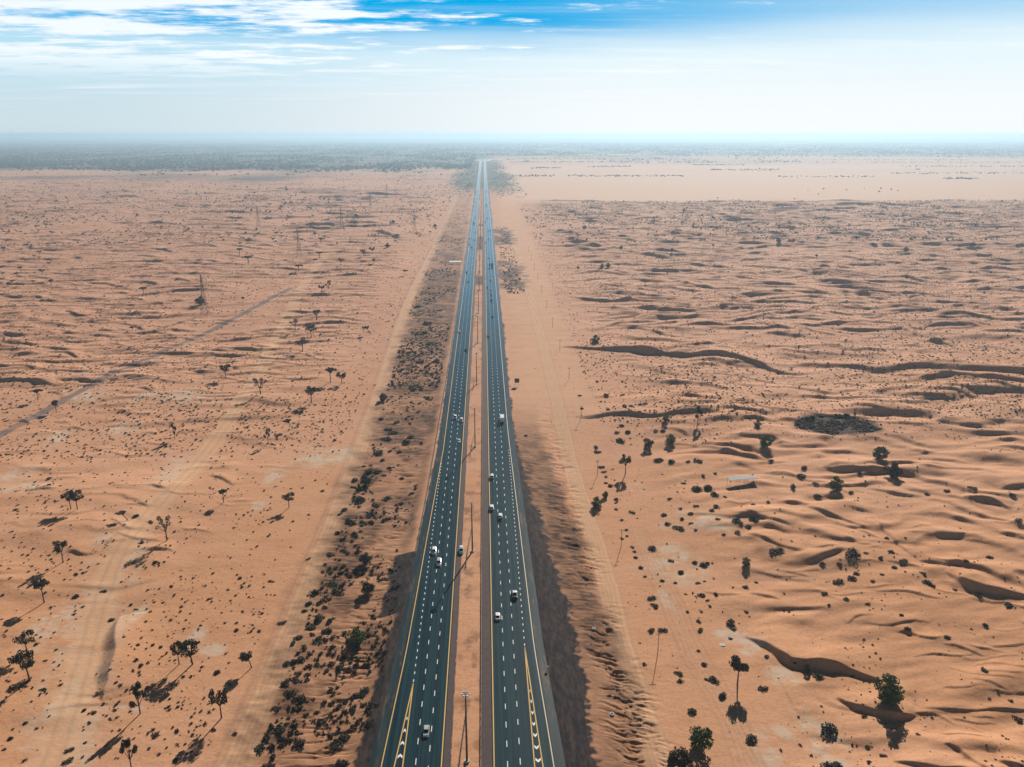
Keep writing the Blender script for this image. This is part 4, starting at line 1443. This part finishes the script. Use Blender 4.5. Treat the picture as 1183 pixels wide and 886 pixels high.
tile(640, 706, 4.92, [(820, 48, 18), (835, 98, 24), (1012, 55, 38), (1005, 148), (820, 215, 15), (853, 283, 24), (905, 375, 34), (870, 380, 18), (710, 345, 24), (713, 385, 22), (785, 550, 35), (945, 460, 35), (1128, 710, 42), (620, 95, 30),
                      (557, 100, 25), (515, 290, 16), (542, 325, 12), (488, 187, 8), (533, 385, 9), (560, 487, 8), (640, 655, 9), (1172, 420, 14), (1172, 590, 12), (882, 330, 10)])
tile(860, 706, 3.663, [(350, 480, 44), (32, 530, 32), (78, 316, 20), (318, 265, 27), (690, 68, 18), (668, 12), (525, 567), (590, 600, 16), (510, 438), (360, 640, 34), (400, 642, 30), (208, 216), (97, 185), (1018, 240, 18), (1157, 447, 20), (1128, 372),
                       (858, 103, 18), (1015, 55, 16), (530, 625, 12), (440, 415, 10), (70, 440, 10), (65, 248, 10), (1028, 163, 10), (1080, 238, 10), (990, 188, 10)])
tile(860, 526, 3.663, [(138, 393, 32), (395, 522, 25), (458, 512, 22), (433, 600, 16), (475, 488, 18), (770, 525, 20), (790, 540, 20), (995, 583, 20), (1123, 622, 27), (620, 400, 18), (570, 425, 16), (515, 408, 12), (675, 440, 20), (450, 400, 36),
                       (327, 452, 16), (402, 452), (362, 630, 12), (527, 623, 11), (337, 575, 16), (757, 495, 13), (890, 562, 13), (1038, 422, 20), (940, 445, 16), (775, 157, 16), (855, 143, 16), (967, 133, 20), (1132, 160, 18), (313, 163, 22), (300, 110, 17),
                       (245, 80, 22), (250, 45, 20), (453, 152), (487, 70), (45, 265, 25), (18, 295), (37, 202, 12), (103, 193, 13), (350, 315, 9), (605, 343, 16), (635, 467, 16), (580, 495, 12), (545, 527, 12), (865, 170, 10), (1165, 270, 20), (115, 18, 16)])
tile(236, 706, 4.92, [(650, 25, 40), (725, 45, 28), (700, 95, 32), (605, 85, 30), (655, 145, 25), (690, 158, 20), (555, 260, 35), (505, 285, 28), (465, 290, 25), (640, 298, 22), (675, 298, 18), (722, 285, 25), (765, 308, 32), (920, 290, 28),
                      (455, 405, 32), (525, 375, 32), (580, 382, 22), (490, 455, 32), (555, 478, 38), (870, 475, 36), (905, 440, 36), (845, 545, 25), (400, 545, 22), (430, 645, 38), (470, 630, 22), (385, 635, 16), (675, 615, 32), (545, 725, 38), (540, 765, 30),
                      (755, 730, 42), (800, 695, 40), (850, 640, 20), (310, 765, 42), (385, 820, 25), (360, 870, 38), (785, 860, 50), (75, 338, 26), (190, 95, 18), (310, 108), (365, 228, 12), (440, 55, 22), (175, 690, 16), (765, 530, 20), (715, 520), (535, 135, 30), (500, 175, 22), (610, 125, 18)])
tile(0, 706, 4.92, [(882, 693, 28), (782, 185, 16), (808, 292, 20), (877, 247, 13), (258, 272), (245, 438, 18), (202, 180, 18), (145, 628, 18), (55, 720, 20), (22, 777), (395, 775, 25), (383, 838, 28), (435, 822, 12), (485, 740), (485, 555, 18), (535, 565, 18),
                    (1005, 672, 17), (1000, 840, 18), (1048, 65), (632, 40, 22), (868, 158, 11), (937, 178, 11), (1128, 415, 13), (105, 400, 45), (790, 685, 12), (850, 590, 12)])
tile(236, 526, 4.92, [(870, 245, 45), (940, 322, 36), (978, 272, 28), (825, 360, 26), (850, 380, 24), (762, 430, 24), (845, 440, 28), (718, 553, 26), (812, 538, 28), (592, 580, 15), (690, 612, 16), (750, 630, 22), (680, 655, 18), (718, 660, 20),
                      (735, 715, 35), (760, 755, 42), (635, 768, 38), (598, 832, 28), (660, 832, 24), (570, 878, 18), (935, 80, 24), (985, 80, 22), (1045, 235, 25), (1050, 62, 20), (1130, 125, 22), (860, 130, 25), (848, 175, 18), (720, 257, 13), (670, 195, 15),
                      (205, 690, 16), (380, 697, 13), (290, 812, 10), (260, 743, 11), (350, 660, 12), (333, 630, 11), (15, 453, 10), (600, 305, 10), (800, 300, 22), (770, 325, 18), (785, 468, 16), (1010, 20, 18), (905, 55, 16), (1025, 358, 16)])
tile(0, 526, 4.92, [(1045, 185), (860, 370, 20), (1125, 243), (805, 490, 18), (880, 600, 20), (798, 655), (445, 600), (430, 670, 16), (590, 765, 18), (1030, 592), (435, 790, 25), (745, 402), (770, 335, 22), (520, 168), (935, 740, 12), (275, 125, 18),
                    (275, 160, 17), (90, 298, 18)])
# the row of dark bushes in the scrub strip further up the road, and other landmarks
BU += [(470, 430, 4), (479, 422, 4), (477, 448, 5), (486, 448, 4), (475, 446, 5), (440, 483, 4), (455, 497, 6), (449, 494, 5), (447, 505, 6), (437, 521, 7), (462, 520, 5), (474, 502, 6), (470, 508, 6), (458, 486, 4), (493, 458, 4),
       (493, 371, 6), (482, 352, 6), (492, 383, 4), (497, 395, 5), (505, 415, 4), (466, 416, 4), (712, 498, 4), (719, 490, 4), (723, 497, 5), (716, 507, 6), (688, 515, 4), (690, 520, 4), (757, 496, 4), (766, 496, 4), (689, 440, 3), (702, 472, 3),
       (722, 468, 4), (730, 468, 4), (739, 466, 4), (745, 465, 4), (671, 471, 3), (670, 456, 3), (700, 455, 4), (719, 455, 3), (607, 502, 3)]

land_extra = [(525, 303, 'white roadside shelter'), (857, 552, 'pale-roofed shelter'), (597, 440, 'dark road sign'), (633, 773, 'small white marker post'), (444, 778, 'tyre fragment'), (968, 489, 'dark scrap heap'),
              (480, 640, 'near end of the left guard rail'), (760.5, 744, 'nearest utility pole'), (718, 622, 'second utility pole'), (690, 540, 'third utility pole'), (686, 725, 'upper white concrete ring'), (707, 824, 'lower white concrete ring'),
              (834, 744, 'white sheet on the sand')]
for u, v, ph in land_extra:
    q = flat(u, v)
    LAND.append((q[0], q[1], ph))

BT = [bush_template(s, 300, .115) for s in range(6)]
BM = [[mesh_np('foliage', V, quads(V), M[m]) for V in BT] for m in ('scrub', 'leaf_dark')]
P = ground([b[0] for b in BU], [b[1] + .45 * b[2] for b in BU])
order = sorted(range(len(BU)), key=lambda i: -BU[i][2])[:298]
byl = {}
for i in order:
    p = P[i]
    d = [math.hypot(p[0] - l[0], p[1] - l[1]) for l in LAND]
    k = int(np.argmin(d))
    byl.setdefault(k, []).append((d[k], i))
NTH = ['nearest', 'second nearest', 'third nearest', 'fourth nearest', 'fifth nearest', 'sixth nearest', 'seventh nearest', 'eighth nearest', 'ninth nearest', 'tenth nearest'] + ['%s nearest' % w for w in
      ('eleventh', 'twelfth', 'thirteenth', 'fourteenth', 'fifteenth', 'sixteenth', 'seventeenth', 'eighteenth', 'nineteenth', 'twentieth', 'twenty-first', 'twenty-second', 'twenty-third', 'twenty-fourth', 'twenty-fifth', 'twenty-sixth', 'twenty-seventh', 'twenty-eighth')]
first = {}
for k, lst in byl.items():
    for n, (dd, i) in enumerate(sorted(lst)):
        p = P[i]
        s = scale_at(p)
        r = BU[i][2] / s * 1.12
        mi = i % 6
        me = BM[1 if BU[i][0] < 470 and BU[i][0] > 290 else 0][mi]
        o = bpy.data.objects.new('desert_shrub', me)
        o.location = (p[0], p[1], p[2] - .05)
        o.rotation_euler = (0, 0, rng.uniform(0, 6.28))
        o.scale = (r * rng.uniform(.92, 1.15), r * rng.uniform(.8, 1.0), r * rng.uniform(.50, .72))
        link(o)
        size = 'large' if r > 2.2 else 'medium-sized' if r > 1.4 else 'small' if r > .9 else 'tiny'
        tone = 'dark' if n % 2 == 0 else 'dark brown'
        tag(o, '%s dark desert shrub, %s to the %s' % (size, NTH[min(n, len(NTH) - 1)], LAND[k][2]), 'shrub', 'desert shrubs scattered over the sand')


# uncountable small scrub: one object
def scatter():
    xs, ys, rs = [], [], []

    def put(n, xr, yr, rr, dens, pw=1.0):
        got = 0
        while got < n:
            m = 6000
            y = np.exp(rng.uniform(math.log(yr[0]), math.log(yr[1]), m))
            wx = .70 * y + 75
            x = rng.uniform(-1, 1, m) * wx
            k = (x > xr[0]) & (x < xr[1])
            x, y = x[k], y[k]
            k = rng.random(len(x)) < dens(x, y)
            x, y = x[k], y[k]
            take = min(len(x), n - got)
            got += take
            if take == 0 and len(x) == 0:
                got += 3
            xs.append(x[:take])
            ys.append(y[:take])
            r = rr[0] + (rr[1] - rr[0]) * rng.random(take) ** 2.2
            rs.append(r)

    cl = lambda x, y, s, t: sst(t, t + .28, vnoise(x / s + 5, y / s) * .6 + vnoise(x / s * 2.7, y / s * 2.7) * .4)
    nothere = lambda x, y: 1.0 * ~((x > 25) & (x < 68 + .012 * y) & (y < 2300))
    put(2600, (-700, -84), (190, 520), (.30, .95), lambda x, y: .35 + .65 * cl(x, y, 38, .36))
    put(9500, (-1600, -86), (420, 1500), (.45, 1.25), lambda x, y: .42 + .58 * cl(x, y, 70, .36))
    put(9000, (-3600, -90), (1300, 3900), (.9, 3.0), lambda x, y: .22 + .8 * cl(x, y, 160, .36))
    put(1700, (-78, -36), (150, 700), (.4, 1.5), lambda x, y: cl(x, y, 17, .36))
    put(2400, (-82, -34), (540, 2300), (.5, 1.7), lambda x, y: cl(x, y, 40, .32))
    put(1000, (66, 420), (170, 520), (.25, .8), lambda x, y: .10 + .9 * cl(x, y, 26, .45))
    put(12500, (66, 1500), (460, 1500), (.4, 1.2), lambda x, y: (.30 + .70 * cl(x, y, 80, .40)) * nothere(x, y))
    put(7000, (66, 1500), (430, 1500), (.30, .85), lambda x, y: (.5 + .5 * cl(x, y, 120, .3)) * nothere(x, y))
    put(5000, (-1600, -86), (430, 1500), (.30, .85), lambda x, y: .5 + .5 * cl(x, y, 120, .3))
    put(6500, (80, 2000), (1300, 2160), (.9, 2.8), lambda x, y: (.16 + .84 * cl(x, y, 150, .40)) * nothere(x, y))
    put(600, (24, 46), (880, 1560), (.5, 1.8), lambda x, y: sst(.3, .6, vnoise(x / 9, y / 20)))
    put(160, (36, 66), (170, 640), (.2, .55), lambda x, y: x * 0 + .6)
    return np.concatenate(xs), np.concatenate(ys), np.concatenate(rs)


def merged(x, y, z, r, templates, name, mat, squash=(.75, 1.0)):
    Vs, n = [], len(x)
    which = rng.integers(0, len(templates), n)
    for t, T in enumerate(templates):
        k = np.nonzero(which == t)[0]
        a = rng.uniform(0, 6.28, len(k))
        c, s = np.cos(a)[:, None], np.sin(a)[:, None]
        rr = r[k][:, None]
        vx = (T[None, :, 0] * c - T[None, :, 1] * s) * rr + x[k][:, None]
        vy = (T[None, :, 0] * s + T[None, :, 1] * c) * rr + y[k][:, None]
        vz = T[None, :, 2] * rr * rng.uniform(*squash, (len(k), 1)) + z[k][:, None]
        Vs.append(np.stack([vx, vy, vz], 2).reshape(-1, 3))
    V = np.concatenate(Vs)
    return obj_np(name, V, quads(V), mat)


sx, sy, sr = scatter()
keep = np.ones(len(sx), bool)
for nm in ('hardpan_track', 'fence_track', 'right_track', 'grey_road'):
    Q = spline([flat(*p) for p in TRK[nm]])
    keep &= seg_dist(sx, sy, Q) > (5 if nm != 'grey_road' else 3.2)
keep &= (sx < L_EDGE(sy) - 4.5) | (sx > R_EDGE(sy) + 4.5)
sx, sy, sr = sx[keep], sy[keep], sr[keep]
near = sy < 430
small = [bush_template(s + 20, 22, .34) for s in range(5)]
fine = [bush_template(s + 40, 64, .20) for s in range(5)]
sz = height(sx, sy)
o = merged(sx[near], sy[near], sz[near] - .03, sr[near], fine, 'low_scrub', M['scrub'])
tag(o, 'countless low dark scrub plants dotted over the nearer sand', 'scrub', kind='stuff')
o = merged(sx[~near], sy[~near], sz[~near] - .04, sr[~near], small, 'low_scrub', M['scrub'])
tag(o, 'countless dark scrub plants dotted over the farther dunes', 'scrub', kind='stuff')

# ------------------------------------------------------------------ far woods and farm belts
def woods():
    n = 75000
    y = np.exp(rng.uniform(math.log(3600), math.log(17000), n))
    x = rng.uniform(-.78, .72, n) * y
    d = np.where(x < 0, sst(3700, 4700, y - .12 * x - 1300 * fbm(x / 800, y / 800, 4)), sst(5600, 8200, y - 1400 * fbm(x / 1500, y / 2500, 3)))
    d = d * sst(.30, .52, vnoise(x / 420, y / 900) * .5 + vnoise(x / 150, y / 420) * .5) * .9 + d * .06
    k = (rng.random(n) < d) & ((np.abs(x) > 70) | (y > 5950)) & ~((y > 5400) & (x > -60) & (x < (y - 5400) * 1.4) & (y < 6900))
    x, y = x[k], y[k]
    X, Yy, S = [x], [y], [rng.uniform(3.5, 8.0, len(x)) * (1 + y / 16000)]
    # belts of trees on the right-hand farmland and verges along the highway
    for (u0, u1, v, m) in ((612, 648, 194, 60), (677, 728, 192, 90), (590, 740, 186.5, 220), (585, 700, 183.0, 200), (590, 640, 203, 60), (655, 790, 203, 120), (800, 860, 190, 90), (820, 900, 196, 110), (870, 925, 186, 90), (1090, 1130, 206, 70), (1030, 1183, 200, 90),
                             (900, 1010, 204, 60), (1040, 1183, 192, 120), (760, 830, 187, 90), (950, 1120, 184, 160), (640, 800, 180, 200), (1000, 1183, 187, 130)):
        uu = rng.uniform(u0, u1, m)
        vv = v + rng.normal(0, .45, m)
        q = np.array([flat(a, b) for a, b in zip(uu, vv)])
        X.append(q[:, 0])
        Yy.append(q[:, 1])
        S.append(rng.uniform(3, 6.0, m))
    m = 900
    yy = rng.uniform(2300, 5700, m)
    sd = rng.choice([-1, 1], m)
    X.append(np.where(sd < 0, rng.uniform(-140, -38, m), rng.uniform(30, 130, m)))
    Yy.append(yy)
    S.append(rng.uniform(1.5, 4.0, m))
    x, y, s = np.concatenate(X), np.concatenate(Yy), np.concatenate(S)
    T = [bush_template(s2 + 60, 18, .30) for s2 in range(4)]
    o = merged(x, y, height(x, y) - .2, s, T, 'distant_woodland', M['far_leaf'], (.8, 1.1))
    tag(o, 'far blue-green belt of woods and farm trees below the horizon', 'woodland', kind='stuff')


woods()

# far farm buildings
for i, (u, v, w, rank) in enumerate([(608, 185.5, 26, 'leftmost, just right of the highway'), (588, 184.3, 18, 'touching the highway bend'), (721, 188, 20, 'above the middle farm belt'), (846, 181, 30, 'in the farmland right of centre'),
                                     (294, 187.5, 24, 'on the edge of the left wood'), (243, 177.5, 30, 'deep inside the left wood'), (800, 178, 30, 'on the pale fields right of centre'), (1060, 196, 22, 'near the right edge of the farmland')]):
    x, y = flat(u, v)
    z = height([x], [y])[0]
    r = empty('farm_building', (x, y, z), rng.uniform(-.4, .4))
    tag(r, 'tiny pale far farm building %s' % rank, 'building', 'far farm buildings')
    MB().box((0, 0, 2.6), (w, 12, 5.6)).build('wall', M['wall_far'], r)
    MB().loft([[(xx, -6.6, 5.3), (xx, 6.6, 5.3), (xx, 0, 7.6)] for xx in (-w / 2 - .5, w / 2 + .5)]).build('roof', M['roof_far'], r)

# ------------------------------------------------------------------ lattice pylons
def pylon():
    root = empty('pylon')
    H = 40.0
    mb = MB()
    half = lambda z: 3.6 * (1 - z / H) ** 1.0 * .9 + .65 if z < 26 else 1.0 - .5 * (z - 26) / 14
    half = lambda z: float(np.interp(z, [0, 24, 40], [3.6, 1.05, .35]))
    zs = [0, 5, 10, 14.5, 18.5, 22, 25, 28, 31, 34, 37, 40]
    cs = ((-1, -1), (1, -1), (1, 1), (-1, 1))
    for a, b in zip(zs[:-1], zs[1:]):
        ha, hb = half(a), half(b)
        for i in range(4):
            p, q = cs[i], cs[(i + 1) % 4]
            mb.tube((p[0] * ha, p[1] * ha, a), (p[0] * hb, p[1] * hb, b), .11, .10, 4, False)
            mb.tube((p[0] * ha, p[1] * ha, a), (q[0] * hb, q[1] * hb, b), .08, .08, 4, False)
            mb.tube((q[0] * ha, q[1] * ha, a), (p[0] * hb, p[1] * hb, b), .08, .08, 4, False)
            mb.tube((p[0] * hb, p[1] * hb, b), (q[0] * hb, q[1] * hb, b), .07, .07, 4, False)
    mb.build('lattice_mast', M['dark_steel'], root)
    for z, L in ((25.5, 5.6), (30.5, 7.0), (35.5, 5.0)):
        a = MB()
        h = half(z)
        for sx in (-1, 1):
            for sy in (-1, 1):
                a.tube((sx * h, sy * h, z), (sx * L, 0, z + .3), .11, .08, 4)
                a.tube((sx * h, sy * h, z + 1.8), (sx * L, 0, z + .3), .09, .07, 4)
        c = a.build('crossarm', M['dark_steel'], root)
        for sx in (-1, 1):
            MB().tube((sx * L, 0, z + .2), (sx * L, 0, z - 2.0), .12, .12, 6).build('insulator', M['glass'], c)
    note_kids(root)
    return root


py0 = pylon()
for i, (u, v, lab) in enumerate([(237, 362, 'nearest lattice pylon, left of the wide sandy track'), (345.9, 297, 'lattice pylon in the middle of the near line, among acacias'), (395, 262.5, 'lattice pylon beyond the acacias, right of the middle one'),
                                 (428, 242, 'small lattice pylon near the end of the line'), (447, 228.5, 'smallest far lattice pylon at the end of the line'), (479, 268, 'lattice pylon standing apart beside the twin dune shadow'), (299, 262, 'faint lattice pylon at the left of the far grove')]):
    o = py0 if i == 0 else copy_tree(py0)
    p = ground([u], [v])[0]
    o.location = tuple(p)
    o.rotation_euler = (0, 0, .05)
    tag(o, lab, 'pylon', 'lattice pylons on the left dunes')

# ------------------------------------------------------------------ utility poles on the right
def upole():
    root = empty('utility_pole')
    MB().tube((0, 0, -.5), (0, 0, 9.2), .14, .09, 8).build('pole', M['wood'], root, True)
    a = MB().box((0, 0, 8.6), (2.4, .12, .14))
    a.tube((-.7, 0, 8.55), (0, 0, 7.8), .04, .04, 5).tube((.7, 0, 8.55), (0, 0, 7.8), .04, .04, 5)
    c = a.build('crossarm', M['wood'], root)
    for x in (-1.05, 0, 1.05):
        MB().tube((x, 0, 8.65), (x, 0, 9.0 if x else 9.5), .06, .04, 6).build('insulator', M['lamp_glass'], c)
    note_kids(root)
    return root


u0 = upole()
ups = [flat(760.5, 744), flat(718, 622), flat(690.3, 541)]
while len(ups) < 13:
    ups.append((ups[-1][0] + .8, ups[-1][1] + 82.0))
for i, (x, y) in enumerate(ups):
    o = u0 if i == 0 else copy_tree(u0)
    o.location = (x, y, height([x], [y])[0])
    o.rotation_euler = (0, 0, rng.uniform(-.06, .06))
    tag(o, 'thin wooden utility pole right of the sandy track, %s' % ('nearest of its row' if i == 0 else ORD[i] + ' from the front'), 'utility pole', 'utility poles right of the highway')

# ------------------------------------------------------------------ shelters, sign, small things
def shelter(u, v, w, d, h, rz, tilt, label, rm='white_metal'):
    p = ground([u], [v])[0]
    r = empty('shelter', tuple(p), rz)
    tag(r, label, 'shelter')
    m = MB()
    m.box((0, 0, 0), (w, d, .16))
    n = int(w / 1.0)
    for i in range(n):
        m.box((-w / 2 + (i + .5) * w / n, 0, .11), (.12, d - .1, .06))
    q = m.build('roof', M[rm], r)
    q.location = (0, 0, h)
    q.rotation_euler = (tilt, 0, 0)
    for sx in (-1, -.33, .33, 1):
        for sy in (-1, 1):
            yy = sy * (d / 2 - .4)
            top = h + yy * math.tan(tilt) - .08
            MB().tube((sx * (w / 2 - .4), yy, -.5), (sx * (w / 2 - .4), yy, top), .08, .08, 6).build('post', M['steel'], r)
    return r


shelter(857, 557.5, 15.5, 4.2, 2.7, R(7), R(-5), 'long pale-roofed open shelter on posts among the dunes')
shelter(526, 305.0, 17, 6.5, 4.0, R(2), R(6), 'long white-roofed open shelter beside the left carriageway', 'white')

p = flat(597.2, 445)
r = empty('road_sign', (p[0], p[1], height([p[0]], [p[1]])[0]))
tag(r, 'dark square road sign on two posts right of the highway', 'road sign')
MB().box((0, 0, 4.0), (3.4, .08, 3.2)).build('sign_board', M['blue_sign'], r)
for sx in (-1, 1):
    MB().tube((sx * 1.1, .1, -.4), (sx * 1.1, .1, 5.4), .08, .08, 8).build('post', M['steel'], r)

p = ground([632.5], [774])[0]
r = empty('marker_post', tuple(p))
tag(r, 'small white marker post beside the right hard shoulder', 'marker post')
MB().box((0, 0, .55), (.10, .10, 1.3)).build('post', M['steel'], r)
MB().box((0, -.04, 1.3), (.95, .06, .7)).build('plate', M['white'], r)

for (u, v, lab) in ((686, 726, 'white concrete ring on the eroded slope, upper of two'), (707, 825, 'white concrete ring on the eroded slope, lower of two')):
    p = ground([u], [v])[0]
    r = empty('concrete_ring', tuple(p))
    tag(r, lab, 'concrete ring', 'white concrete rings on the slope')
    V, n = MB(), 20
    for (ra, rb, z0, z1) in ((.72, .68, -.4, .45), (.68, .42, .45, .48), (.42, .42, .48, .1), (.42, .01, .1, .1)):
        V.add([(q * math.cos(6.2832 * i / n), q * math.sin(6.2832 * i / n), z) for q, z in ((ra, z0), (rb, z1)) for i in range(n)], [(i, (i + 1) % n, n + (i + 1) % n, n + i) for i in range(n)])
    V.build('ring', M['concrete'], r, False)

p = ground([834], [744.5])[0]
r = MB()
r.add([(-1.1, -.6, .1), (1.0, -.7, .22), (1.15, .6, .5), (-.9, .7, .38), (-1.1, -.6, .02), (1.0, -.7, .14), (1.15, .6, .42), (-.9, .7, .30)],
      [(0, 1, 2, 3), (7, 6, 5, 4), (0, 4, 5, 1), (1, 5, 6, 2), (2, 6, 7, 3), (3, 7, 4, 0)])
o = r.build('sheet_panel', M['white'])
o.location = tuple(p)
tag(o, 'white sheet lying on the sand above the tall thin-trunk acacia', 'sheet')

p = ground([444], [779])[0]
t = MB()
secs = []
for i in range(13):
    a = -1.0 + 2.0 * i / 12
    c = np.array((0.55 * math.cos(a) - .3, 1.5 * math.sin(a), .14))
    n = np.array((math.cos(a), math.sin(a), 0))
    secs.append([tuple(c + n * .10 * math.cos(k) * (1) + np.array((0, 0, .16 * math.sin(k)))) for k in np.linspace(0, 6.2832, 9)[:-1]])
t.loft(secs)
o = t.build('tyre_fragment', M['rubber'])
o.location = tuple(p)
o.rotation_euler = (0, 0, -.3)
tag(o, 'curved black tyre fragment on the left gravel shoulder', 'tyre fragment')

# dark scrap heap among the dunes
def scrap():
    c = flat(968, 489)
    n = 1300
    a = rng.uniform(0, 6.28, n)
    q = rng.random(n) ** .5 * .95
    x, y = c[0] + 29 * q * np.cos(a), c[1] + 16 * q * np.sin(a)
    k = vnoise(x / 6, y / 6) > .38
    x, y = x[k], y[k]
    z = height(x, y)
    Vs = []
    for i in range(len(x)):
        s = rng.uniform(.15, .55) * (1 + (rng.random() < .12))
        B = np.array([(sx2, sy2, sz2) for sz2 in (-.3, 1) for sx2, sy2 in ((-1, -1), (1, -1), (1, 1), (-1, 1))], float) * (s * rng.uniform(.5, 1.6), s * rng.uniform(.5, 1.4), s * rng.uniform(.4, 1))
        B += rng.normal(0, .12 * s, B.shape)
        t = rng.uniform(0, 6.28)
        B[:, :2] = B[:, :2] @ np.array(((math.cos(t), math.sin(t)), (-math.sin(t), math.cos(t))))
        Vs.append(B + (x[i], y[i], z[i]))
    F0 = np.array([(3, 2, 1, 0), (4, 5, 6, 7), (0, 1, 5, 4), (1, 2, 6, 5), (2, 3, 7, 6), (3, 0, 4, 7)])
    F = np.concatenate([F0 + 8 * i for i in range(len(Vs))])
    o = obj_np('scrap_rubble', np.concatenate(Vs), F, M['scrap'])
    tag(o, 'dark oval spread of scrap and rubble among the dunes', 'rubble', kind='stuff')


scrap()

# ------------------------------------------------------------------ air
HAZE = 9.2e-5
hz = MB().box((0, 17000, (190 - 14) / 2), (64000, 52000, 190 + 14)).mesh('haze', M['sand'])
hm = bpy.data.materials.new('haze_air')
hm.use_nodes = True
nt = hm.node_tree
nt.nodes.clear()
ov = nt.nodes.new('ShaderNodeOutputMaterial')
pv = nt.nodes.new('ShaderNodeVolumePrincipled')
pv.inputs['Color'].default_value = (.47, .68, .87, 1)
pv.inputs['Density'].default_value = HAZE
pv.inputs['Anisotropy'].default_value = .38
nt.links.new(pv.outputs[0], ov.inputs['Volume'])
hz.materials.clear()
hz.materials.append(hm)
ho = link(bpy.data.objects.new('haze', hz))
tag(ho, 'pale bluish haze lying over the whole desert', 'haze', kind='stuff')

# ------------------------------------------------------------------ sky, sun, camera
w = bpy.data.worlds.new('World')
bpy.context.scene.world = w
w.use_nodes = True
nt = w.node_tree
h = NT(nt)
bg = nt.nodes['Background']
sky = h.n('ShaderNodeTexSky', sky_type='NISHITA')
sky.sun_disc = False
sky.sun_elevation = SUN_EL
sky.sun_rotation = SUN_AZ
sky.air_density = 1.0
sky.dust_density = 1.2
sky.ozone_density = 3.0
tc = h.n('ShaderNodeTexCoord')
sep = h.n('ShaderNodeSeparateXYZ')
h.link(tc.outputs['Generated'], sep.inputs[0])
gx, gy, gz = sep.outputs
zc = h.math('MAXIMUM', gz, .004)
# clouds live on a high flat layer: project the direction onto it
den = h.math('ADD', zc, .03)
cmb = h.n('ShaderNodeCombineXYZ')
h.link(h.math('DIVIDE', gx, den), cmb.inputs[0])
h.link(h.math('DIVIDE', gy, den), cmb.inputs[1])
pv_ = cmb.outputs[0]
n1 = h.noise(pv_, 2.0, 12, .66, (.60, 1.0, 1))
n2 = h.noise(pv_, .30, 4, .5, (.5, 1.0, 1))
n3 = h.noise(pv_, 1.6, 8, .6, (.16, 1.0, 1))
az = h.math('ARCTAN2', gx, gy)
leftness = h.ramp(az, -.50, .22, 1.0, 0.0)
thr = h.math('ADD', h.math('MULTIPLY', n1, .62), h.math('MULTIPLY', n2, .38))
thr = h.math('ADD', thr, h.math('MULTIPLY', leftness, .145))
band = h.math('MULTIPLY', h.ramp(gz, .045, .09), h.ramp(gz, .17, .26, 1.0, .0))
cloud = h.math('MULTIPLY', h.ramp(thr, .552, .655), band)
wisp = h.math('MULTIPLY', h.ramp(n3, .50, .75), h.math('MULTIPLY', h.ramp(gz, .02, .05), h.ramp(gz, .10, .17, 1.0, 0.0)))
deep = h.mix(h.ramp(gz, .17, .26), (0.00, 5.23, 10.45), h.mix(1, sky.outputs[0], (.075, .135, .175), 'MULTIPLY'))
pale = h.mix(leftness, (9.95, 11.67, 12.40), (6.20, 9.64, 11.59))
low = h.mix(leftness, (11.84, 12.16, 12.33), (7.76, 9.39, 10.12))
wob = h.math('ADD', gz, h.math('MULTIPLY', h.math('SUBTRACT', n2, .5), .07))
base = h.mix(h.math('MULTIPLY', h.ramp(wob, .080, .132), h.math('MAXIMUM', h.ramp(az, .0, .55, 1.0, .5), h.ramp(gz, .16, .26))), pale, deep)
base = h.mix(h.ramp(gz, .015, .10), low, base)
colr = h.mix(h.math('MULTIPLY', wisp, .55), base, (12.40, 12.82, 13.06))
colr = h.mix(h.math('MULTIPLY', cloud, .95), colr, h.mix(leftness, (13.14, 13.39, 13.55), (11.76, 12.49, 12.97)))
h.link(colr, bg.inputs['Color'])
bg.inputs['Strength'].default_value = .06

sl = bpy.data.lights.new('sun', 'SUN')
sl.energy = 5.0
sl.angle = R(.4)
sl.color = (1.0, .91, .79)
so = link(bpy.data.objects.new('sun', sl))
so.rotation_euler = (math.pi / 2 - SUN_EL, 0, math.pi - SUN_AZ)

cam = bpy.data.cameras.new('camera')
cam.sensor_fit = 'HORIZONTAL'
cam.sensor_width = 36
cam.lens = FPX / W0 * 36
cam.clip_start = 1
cam.clip_end = 90000
co = link(bpy.data.objects.new('camera', cam))
co.location = (0, 0, CAMH)
co.rotation_euler = (math.pi / 2 - PITCH, 0, -YAW)
sc = bpy.context.scene
sc.camera = co
sc.render.engine = 'CYCLES'
sc.cycles.max_bounces = 5
sc.cycles.diffuse_bounces = 1
sc.cycles.volume_bounces = 1
sc.cycles.use_denoising = True
sc.view_settings.view_transform = 'Standard'
sc.view_settings.look = 'None'
sc.view_settings.exposure = 0.42
sc.view_settings.gamma = 1
